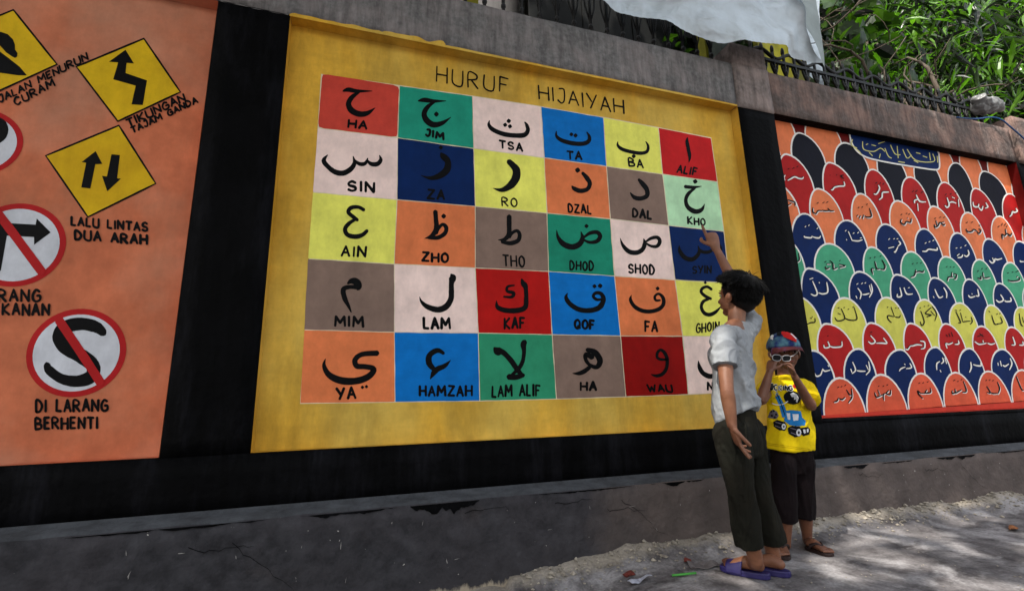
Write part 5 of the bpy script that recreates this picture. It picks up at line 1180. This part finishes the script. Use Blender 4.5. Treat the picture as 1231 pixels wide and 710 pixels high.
def strap(heel, toe, t0, t1, w_, h0, z0, m, par, bulge=.9):
    d = (toe-heel); L0 = d.length; d.normalize(); s_ = UP.cross(d); V = []; nu, nv = 8, 16
    for lay in (0, .0035):
        for i in range(nu+1):
            t = t0+(t1-t0)*i/nu; hh = h0*(1-.35*i/nu)
            for k in range(nv+1):
                a = math.pi*k/nv; p = heel+d*L0*(t-.03*math.sin(a)*(1-i/nu))+s_*math.cos(a)*(w_+lay); V.append((p.x, p.y, z0+(hh+lay)*math.sin(a)**bulge))
    m0 = (nu+1)*(nv+1); F = []
    for i in range(nu):
        for k in range(nv):
            a = i*(nv+1)+k; F.append((a, a+1, a+nv+2, a+nv+1)); F.append((m0+a, m0+a+nv+1, m0+a+nv+2, m0+a+1))
    for k in range(nv):
        F.append((k, m0+k, m0+k+1, k+1)); e = nu*(nv+1)+k; F.append((e, e+1, m0+e+1, m0+e))
    return mk('strap', V, F, m, par, True)
for (h0, t0) in ((hL, tL), (hR, tR)):
    so = sole(h0-(t0-h0)*.03, t0+(t0-h0)*.03, .030, .040, gzl(h0)+.001, .021, M['purple'], b1, 'sandal')
    strap(h0, t0, .52, .86, .037, .046, gzl(h0)+.012, M['purple'], so)
M['seam'] = fabric('darker grey stitching', (104, 108, 114)); st_ = surf([tee], .0012); mb = MB()  # stitch lines in cotton a little darker than the shirt
for y0_ in (435.6, 437.4): printstroke(mb, [(x, y0_+.05*(x-852)+1.1*math.sin((x-852)/13), .45) for x in np.linspace(852, 892, 14)], st_, 0)
for y0_ in (0, 1.8): printstroke(mb, [(858+i*4.4, 506.5+y0_-i*1.15-.12*i*i*.3, .45) for i in range(13)], st_, 0)
tag(mb.build('stitching', M['seam'], tee), kind='stuff')
# ---------------- younger boy: facing the street, holding sunglasses up
b2 = empty('person', G(965, 668), 'small boy in yellow T-shirt and colourful cap standing against the black pilaster', 'person')
f = Vector((-.42, -.91, 0)).normalized(); l = UP.cross(f)
pel, wai, che, sho = J(952, 545, 1.80), J(950, 515, 1.80), J(947, 482, 1.80), J(945, 461, 1.80)
nk, Hc = J(943.5, 452, 1.79), J(943, 423.5, 1.78); HS = .178
mb = MB()
limb(mb, [(pel-UP*.02, .078, .062), (wai, .072, .060), (che, .082, .060), (sho, .074, .045), (nk, .030, .032)], l)
limb(mb, [(nk-UP*.02, .032, .033), (nk+UP*.02, .030, .032), (Hc-UP*.03, .032, .034)], l)
hf = (f*.95+Vector((-.25, -.3, -.02))*.4).normalized(); hl = UP.cross(hf).normalized(); hu = hf.cross(hl)
head(mb, Hc, hf, hl, hu, HS)
sR, eR, wR = J(925.5, 464, 1.81), J(915, 481, 1.71), J(925.5, 446, 1.685)
limb(mb, [(sR, .030, .029), (sR.lerp(eR, .5), .026, .026), (eR, .022, .022), (eR.lerp(wR, .4), .021, .021), (wR, .015, .014)], f)
hand(mb, wR, J(928.5, 434, 1.69)-wR, (Vector((.75, .3, .0))), Vector((.35, -.4, .8)), .105, (1.0, 1.15, 1.25, 1.3), .8, .04, .7)
sL, eL, wL = J(966, 465, 1.80), J(975, 488, 1.70), J(955, 452, 1.66)
limb(mb, [(sL, .030, .029), (sL.lerp(eL, .5), .026, .026), (eL, .022, .022), (eL.lerp(wL, .4), .022, .021), (wL, .015, .014)], f)
hand(mb, wL, J(948.5, 438, 1.665)-wL, (Vector((-.8, .35, .0))), Vector((-.3, -.4, .8)), .108, (.95, 1.1, 1.2, 1.3), .8, .04, .7)
hipL, knL, anL = J(963, 560, 1.80), J(966, 602, 1.81), J(971, 650, 1.85)
hipR, knR, anR = J(942, 560, 1.79), J(943, 605, 1.79), J(945, 655, 1.82)
hL, tL = G(970, 659), G(999, 668.5); hR, tR = G(938, 659), G(944, 674)
limb(mb, [(hipL, .046, .046), (knL, .034, .034), (knL.lerp(anL, .35), .032, .033), (knL.lerp(anL, .75), .023, .024), (anL, .018, .020)], l)
limb(mb, [(hipR, .046, .046), (knR, .034, .034), (knR.lerp(anR, .35), .032, .033), (knR.lerp(anR, .75), .023, .024), (anR, .018, .020)], l)
foot.sg = 1; foot(mb, anL, hL, hL+(tL-hL)*.97, .014+gzl(hL), .82); foot.sg = -1; foot(mb, anR, hR, hR+(tR-hR)*.97, .014+gzl(hR), .82)
body2 = remesh('body', mb, M['skin2'], b2, .0021, 3); eyes(body2, Hc, hf, hl, hu, HS)
hairdo(b2, Hc-hu*.004, hf, hl, hu, HS*.97, 500, .012, 5)
# mouth line
mb = MB(); mb.tube([Hc+hf*(.372-.03*k*k)*HS+hl*.075*k*HS-hu*.262*HS for k in (-1, -.5, 0, .5, 1)], [.0008, .0016, .0018, .0016, .0008], 5); mb.build('mouth', M['redr'], body2, True)
# T-shirt
mb = MB(); hem = J(949.5, 538, 1.795)
mb.loft([rg(hem, .103, .082, .012, f, l), rg(hem+UP*.01, .104, .082, .012, f, l), rg(wai, .100, .080, 0, f, l), rg(che-UP*.02, .096, .076, 0, f, l), rg(che+UP*.02, .098, .072, 0, f, l),
         rg(sho, .086, .056, 0, f, l), rg(sho+UP*.014, .066, .046, 0, f, l), rg(nk+UP*.002, .040, .040, 0, f, l)])
limb(mb, [(sho+l*.045-UP*.01, .043, .040), (sL, .041, .039), (sL.lerp(eL, .75)+l*.004, .047, .045)], f, cap1=False)
limb(mb, [(sho-l*.045-UP*.01, .043, .040), (sR, .041, .038), (sR.lerp(eR, .55), .043, .040)], f, cap1=False)
tee2 = remesh('t_shirt', mb, M['yel'], b2, .004, 3, folds(f, l, che, .0062, 6, 1.2, 1.2))
mb = MB(); mb.loft([rg(pel+UP*.03, .088, .070, 0, f, l), rg(pel, .092, .072, 0, f, l), rg(pel-UP*.085, .068, .046, 0, f, l)])
limb(mb, [(pel+l*.042-UP*.03, .050, .062), (hipL, .053, .058), (knL, .051, .051), (J(966, 622, 1.815), .050, .050)], l, cap1=False)
limb(mb, [(pel-l*.042-UP*.03, .050, .062), (hipR, .053, .058), (knR, .051, .051), (J(944, 624, 1.80), .050, .050)], l, cap1=False)
remesh('trousers', mb, M['maroon'], b2, .0045, 3, folds(f, l, pel, .0045, 4, .3, 1.3))
for (h0, t0) in ((hL, tL), (hR, tR)):
    so = sole(h0-(t0-h0)*.05, t0+(t0-h0)*.06, .023, .032, gzl(h0)+.001, .013, M['brownr'], b2, 'flip_flop')
    d = (t0-h0); s_ = UP.cross(d.normalized()); z = gzl(h0)
    for sg, mm in ((-1, 'brownr'), (1, 'brownr')):
        a = h0+d*.72+UP*(z+.034); mb = MB()
        mb.tube([h0+d*.28+s_*.026*sg+UP*(z+.012), h0+d*.40+s_*.027*sg+UP*(z+.032), h0+d*.56+s_*.014*sg+UP*(z+.043), a], [.006, .0075, .0065, .004], 6)
        mb.tube([a, h0+d*.76+UP*(z+.012)], .0035, 5); mb.build('strap', M[mm], so, True)
# cap
M['cap'] = mat('cap cloth', (16, 34, 96), rough=.8, var=.2, scale=30, bump=.15, bscale=300, col2=(86, 132, 142), col2_amt=.85, col2_scale=28)
mb = MB(); cc = Hc+hu*.15*HS-hf*.03*HS; n, k_ = 32, 12; V = []
R1 = (.465*HS, .415*HS, .42*HS)
for j in range(k_+1):
    a = (math.pi/2)*j/k_*1.04
    for i in range(n):
        b_ = 2*math.pi*i/n; seam = 1-.012*abs(math.cos(b_*3))**12
        V.append(cc+(hf*math.cos(b_)*R1[0]+hl*math.sin(b_)*R1[1])*math.sin(a)*seam+hu*(math.cos(a)*R1[2]))
mb.add(V, [(j*n+i, (j+1)*n+i, (j+1)*n+(i+1) % n, j*n+(i+1) % n) for j in range(k_) for i in range(n)])
mb.ell(cc+hu*R1[2], [hf*.006, hl*.006, hu*.004], 8, 5)
capo = mb.build('cap', M['cap'], b2, True)
sol = capo.modifiers.new('thickness', 'SOLIDIFY'); sol.thickness = .0025
V = []; nb = 18; F = []
for lay in (0, -.003):
    for j in range(7):
        for i in range(nb+1):
            a = (i/nb*2-1)*1.12; o_ = j/6; rr = 1+.52*o_*math.cos(a*1.15)**1.0
            p = cc+hf*math.cos(a)*R1[0]*rr+hl*math.sin(a)*R1[1]*(1+.12*o_)-hu*(.02*HS+.10*HS*o_*o_+.10*HS*math.sin(a)**2*o_)+hu*lay
            V.append(p)
m0 = 7*(nb+1)
for j in range(6):
    for i in range(nb):
        a = j*(nb+1)+i; F += [(a, a+1, a+nb+2, a+nb+1), (m0+a, m0+a+nb+1, m0+a+nb+2, m0+a+1)]
for i in range(nb): e = 6*(nb+1)+i; F.append((e, e+1, m0+e+1, m0+e))
M['brim'] = mat('cap brim', (74, 22, 28), rough=.8, var=.3, scale=30, bump=.1, col2=(60, 70, 140), col2_amt=.8, col2_scale=14)
mk('brim', V, F, M['brim'], capo, True)
M['pb'] = fabric('blue print', (34, 112, 176)); M['pk'] = fabric('black print', (18, 18, 22)); M['pw'] = fabric('white print', (206, 208, 212)); M['pr'] = fabric('red print', (176, 30, 30)); M['pg'] = fabric('grey print', (96, 92, 104))
pt = lambda L_: [C('T', p) for p in L_]; pw = lambda L_: [Cw('T', p) for p in L_]
s1, s2, s3, s4 = (surf([tee2], o) for o in (.0012, .0017, .0022, .0027))
mb = MB(); PM = [M['pb'], M['pk'], M['pw'], M['pr'], M['pg']]
for sdd, mi, off in ((s1, 2, 2.9), (s2, 1, 1.5)):
    for st in ([[(226,150),(220,178)]], [[(205,128),(186,128),(180,150),(190,165),(205,162)]], [[(172,118),(150,120),(143,140),(150,158),(168,158)]], [[(222,128),(222,168)],[(246,130),(224,148),(248,168)]], [[(262,132),(262,168)]], [[(276,168),(278,134),(298,168),(300,134)]], [[(334,138),(316,134),(310,150),(318,168),(334,166),(334,154),(324,154)]]):
        if st[0][0] == (226,150): continue
        for a in st: printstroke(mb, [(*C('T', p), off) for p in a], sdd, mi)
printpoly(mb, pt([(118,130),(150,118),(180,125),(170,165),(140,185),(120,170)]), s1, 1)
printpoly(mb, [C('T', (362+20*math.cos(a), 132+20*math.sin(a))) for a in np.linspace(0, 6.28, 14)], s1, 3)
cth, sth = math.cos(.2), math.sin(.2)
printpoly(mb, [C('T', (336+74*math.cos(a)*cth-58*math.sin(a)*sth, 232+74*math.cos(a)*sth+58*math.sin(a)*cth)) for a in np.linspace(0, 6.28, 24)], s1, 1)
printpoly(mb, pt([(318,200),(345,188),(375,205),(390,235),(380,275),(366,262),(372,245),(350,250),(352,228),(332,226)]), s2, 2)
printstroke(mb, [(*C('T', p), 4.4) for p in [(182,168),(210,215),(242,275),(270,350),(290,410)]], s1, 0); printstroke(mb, [(*C('T', p), 2.6) for p in [(186,190),(208,240),(235,300),(250,360),(262,400)]], s1, 0)
printstroke(mb, [(*C('T', p), 1.0) for p in [(200,190),(226,245),(254,320),(276,385)]], s2, 1); printstroke(mb, [(*C('T', p), 1.1) for p in [(165,278),(205,293),(255,288),(300,262)]], s2, 2)
printpoly(mb, pt([(275,345),(330,338),(408,346),(420,400),(452,430),(445,468),(380,475),(315,465),(268,430)]), s1, 0)
printpoly(mb, pt([(288,362),(318,365),(318,420),(300,420)]), s2, 2); printpoly(mb, pt([(336,370),(390,370),(386,425),(345,428)]), s2, 2)
printpoly(mb, pt([(176,440),(205,420),(275,440),(292,480),(275,515),(225,510),(180,480)]), s1, 1); printpoly(mb, pt([(296,490),(330,470),(400,478),(420,520),(405,560),(360,572),(305,540)]), s1, 1); printpoly(mb, pt([(408,490),(470,480),(490,505),(480,545),(430,560),(410,540)]), s1, 1)
for (x, y, r) in ((264,478,21), (392,530,26)):
    printpoly(mb, [C('T', (x+r*.85*math.cos(a), y+r*1.2*math.sin(a))) for a in np.linspace(0, 6.28, 16)], s2, 2); printpoly(mb, [C('T', (x+r*.35*math.cos(a), y+r*.5*math.sin(a))) for a in np.linspace(0, 6.28, 12)], s3, 1)
for a in ([(195,440),(245,455)],[(190,470),(240,490)],[(320,490),(370,505)],[(325,530),(370,548)]): printstroke(mb, [(*C('T', p), 1.1) for p in a], s2, 4)
printpoly(mb, pt([(428,505),(445,500),(450,530),(435,538)]), s2, 2); printpoly(mb, pt([(455,498),(472,496),(474,522),(460,528)]), s2, 2)
printpoly(mb, pt([(128,400),(150,345),(175,330),(205,350),(222,385),(205,412),(165,410)]), s1, 4)
for p in ((160,350),(180,345),(200,375),(165,385),(190,400)): printpoly(mb, [C('T', (p[0]+9*math.cos(a), p[1]+10*math.sin(a))) for a in np.linspace(0, 6.28, 8)], s2, 1)
mb.build('print', PM, tee2)
M['seam2'] = fabric('yellow stitching', (160, 128, 10)); mb = MB()
for dy in (0, 1.9): printstroke(mb, [(922+i*4.3, 532.2+dy+i*.62, .45) for i in range(13)], s1, 0)
tag(mb.build('stitching', M['seam2'], tee2), kind='stuff')
sc_ = surf([capo], .0042); mb = MB()
kc = lambda L_: [(910+x/9.47, 385+y/9.47) for x, y in L_]
printpoly(mb, kc([(285,110),(330,105),(400,150),(445,215),(440,250),(380,225),(310,195),(280,160)]), sc_, 3); printstroke(mb, [(*p, 1.2) for p in kc([(330,120),(390,165),(440,215)])], surf([capo], .0048), 2)
printpoly(mb, kc([(215,115),(265,95),(285,130),(270,180),(235,175)]), sc_, 1); printpoly(mb, kc([(225,110),(245,108),(250,135),(232,140)]), surf([capo], .0048), 4)
printpoly(mb, kc([(165,160),(195,175),(190,225),(160,215)]), sc_, 2); printpoly(mb, kc([(400,100),(450,130),(470,165),(440,160),(410,135)]), sc_, 2)
M['pteal'] = fabric('teal print', (90, 150, 150)); mb.build('print', PM, capo)
# sunglasses in his hands
gl = empty('sunglasses', P(937, 430, 1.665), 'white framed dark sunglasses held up to the small boy\'s face', 'sunglasses')
def lens(cx, cy, Y, w_, h_, rot):
    pts = []
    for a in np.linspace(0, 2*math.pi, 22, endpoint=False):
        x = w_*abs(math.cos(a))**.7*(1 if math.cos(a) > 0 else -1); y = h_*abs(math.sin(a))**.7*(1 if math.sin(a) > 0 else -1)
        pts.append(P(cx+x*math.cos(rot)-y*math.sin(rot), cy+x*math.sin(rot)+y*math.cos(rot), Y+.004*abs(x)/w_))
    m1 = MB(); m1.tube(pts+[pts[0]], .0014, 6, cap=False); m1.build('frame', M['glw'], gl, True)
    m2 = MB(); cen = sum(pts, Vector())/len(pts); m2.add([cen-Vector((0, .002, 0))]+pts, [(0, i+1, (i+1) % len(pts)+1) for i in range(len(pts))]); m2.build('lens', M['gld'], gl, True)
M['glw'] = mat('white plastic', (168, 166, 168), rough=.3, var=.03, bump=0, spec=.5); M['gld'] = mat('dark lens', (10, 10, 13), rough=.45, var=.1, bump=0, spec=.08)
lens(933.8, 429.8, 1.668, 5.2, 3.6, .12); lens(945.5, 430.5, 1.672, 5.0, 3.5, -.02)
mb = MB(); mb.tube([P(938.8, 429, 1.664), P(940, 428, 1.662), P(941, 429, 1.664)], .002, 6); mb.build('bridge', M['glw'], gl, True)
mb = MB(); mb.tube([P(950.4, 428.5, 1.672), P(954, 427, 1.69), P(958, 423.5, 1.73), P(960.2, 420.5, 1.765)], .0022, 6); mb.build('temple', M['glw'], gl, True)
mb = MB(); mb.tube([P(928.8, 428.6, 1.672), P(926.5, 427.5, 1.70), P(926, 425, 1.75)], .0022, 6); mb.build('temple', M['glw'], gl, True)
# ================================================================= rubble, litter and loose things at the foot of the wall
mb = MB(); rr = random.Random(4)
def stone(mb, c, r):
    b = len(mb.v); q = [(1,0,0),(-1,0,0),(0,1,0),(0,-1,0),(0,0,1),(0,0,-.6),(.6,.6,.4),(-.6,.5,.4),(.5,-.6,.5),(-.6,-.6,.3)]
    bm = bmesh.new(); rot = Matrix.Rotation(rr.uniform(0, 6), 3, 'Z')
    for x, y, z in q:
        v = rot @ Vector((x*rr.uniform(.6, 1.3), y*rr.uniform(.6, 1.2), z*rr.uniform(.4, .9)))*r; bm.verts.new(v+c)
    bmesh.ops.convex_hull(bm, input=bm.verts); bm.verts.ensure_lookup_table(); bm.faces.ensure_lookup_table()
    idx = {v: i for i, v in enumerate(bm.verts)}; mb.add([v.co.copy() for v in bm.verts], [tuple(idx[v] for v in f_.verts) for f_ in bm.faces]); bm.free()
for k in range(900):
    x = rr.uniform(.65, 4.0); d = abs(rr.gauss(0, .07)); y = YPL-.004-d
    r = rr.choice((.0035, .005, .005, .007, .010, .014 if rr.random() < .4 else .006))
    if 1.35 < x < 1.75 and y < 1.80: continue
    stone(mb, Vector((x, y, gz(x, y)+r*.25)), r)
for k in range(160):
    x = rr.uniform(.7, 4.0); y = rr.uniform(1.1, 1.9); r = rr.choice((.0025, .0035, .005)); stone(mb, Vector((x, y, gz(x, y)+r*.2)), r)
tag(mb.build('rubble', M['rubble']), 'pale crumbled mortar and grit lying along the foot of the wall', 'rubble', kind='stuff')
def scrap(name, px, py, w_, h_, rot, m, label, cat, curl=.02, n=6, seed=0, thick=.0015):
    c = G(px, py); V = []; 
    for lay in (0, thick):
        for j in range(n+1):
            for i in range(n+1):
                a, b = (i/n-.5)*w_, (j/n-.5)*h_*(1-.35*abs(i/n-.5)); x = c.x+a*math.cos(rot)-b*math.sin(rot); y = c.y+a*math.sin(rot)+b*math.cos(rot)
                V.append((x, y, max(gz(x, y), gz(c.x, c.y))+.004+lay+curl*abs(mnoise.noise(Vector((a*14+seed, b*18, seed))))*1.6))
    m0 = (n+1)**2; F = []
    for j in range(n):
        for i in range(n): a = j*(n+1)+i; F += [(a, a+n+1, a+n+2, a+1), (m0+a, m0+a+1, m0+a+n+2, m0+a+n+1)]
    rim = [i for i in range(n+1)]+[j*(n+1)+n for j in range(1, n+1)]+[n*(n+1)+i for i in range(n-1, -1, -1)]+[j*(n+1) for j in range(n-1, 0, -1)]
    for k in range(len(rim)): a, b = rim[k], rim[(k+1) % len(rim)]; F.append((a, b, m0+b, m0+a))
    return tag(mk(name, V, F, m, None, False), label, cat)
M['card'] = mat('wet grey cardboard', (104, 98, 98), rough=.9, var=.2, scale=20, dirt=.6, bump=.4); M['paper'] = mat('bluish paper', (170, 172, 186), rough=.7, var=.1, dirt=.3, bump=.2)
M['straw'] = mat('green plastic', (70, 150, 62), rough=.35, bump=0); M['dead'] = mat('dry leaf', (132, 84, 50), rough=.8, var=.3, scale=40, bump=.3); M['deadr'] = mat('red brown leaf', (96, 40, 32), rough=.8, var=.3, scale=40, bump=.3)
scrap('cardboard_scrap', 847, 681, .13, .06, -.1, M['card'], 'crumpled grey cardboard scrap in the gutter by the purple sandal', 'litter', .03, 8, 3)
scrap('paper_scrap', 769, 693, .10, .035, .1, M['paper'], 'pale bluish paper scrap in the gutter left of the green straw', 'litter', .018, 6, 5)
mb = MB(); a, b = G(808, 690.5), G(837, 689.5); mb.tube([a+UP*(gz(a.x, a.y)+.008), a.lerp(b, .5)+UP*(gz(a.x, a.y)+.011), b+UP*(gz(b.x, b.y)+.010)], .0045, 8); tag(mb.build('straw', M['straw'], None, True), 'short green plastic straw lying among the rubble', 'straw')
scrap('dry_leaf', 1219, 637, .075, .035, .4, M['dead'], 'brown dry leaf lying on the street near the right edge', 'leaf', .02, 5, 7)
scrap('dry_leaf', 827, 677, .04, .03, .9, M['deadr'], 'small red brown leaf beside the grey cardboard scrap', 'leaf', .02, 4, 9)
scrap('dry_leaf', 756, 688, .05, .03, .3, M['deadr'], 'small dark brown leaf above the bluish paper scrap', 'leaf', .02, 4, 11)
# bundle and cord on the beam at the right
bb = P(1190, 127, D+.05); mb = MB()
for k in range(5): mb.ell(bb+Vector((rr.uniform(-.12, .10), rr.uniform(-.03, .05), rr.uniform(-.035, .0))), [Vector((.10, 0, rr.uniform(-.04, .04))), Vector((0, .06, 0)), Vector((-.02, 0, rr.uniform(.03, .055)))], 14, 9)
o = remesh('plastic_bag', mb, M['bag'], None, .007, 1, lambda p: .016*(1-abs(mnoise.noise(p*18))*2.6)+.006*mnoise.noise(p*45)); tag(o, 'crumpled pale plastic bag lying on the beam beside the right end pier', 'bag')
mb = MB(); mb.tube(catmull([np.array(tuple(P(x, y, yy))) for x, y, yy in ((1150, 141, D-.006), (1172, 143, D-.012), (1192, 141, D-.02), (1204, 144, D-.045), (1214, 152, D-.05), (1228, 164, D-.045), (1242, 178, D-.04))], 5), .006, 6)
tag(mb.build('cord', M['cord'], None, True), 'blue cord draped over the beam and the right end pier', 'cord')
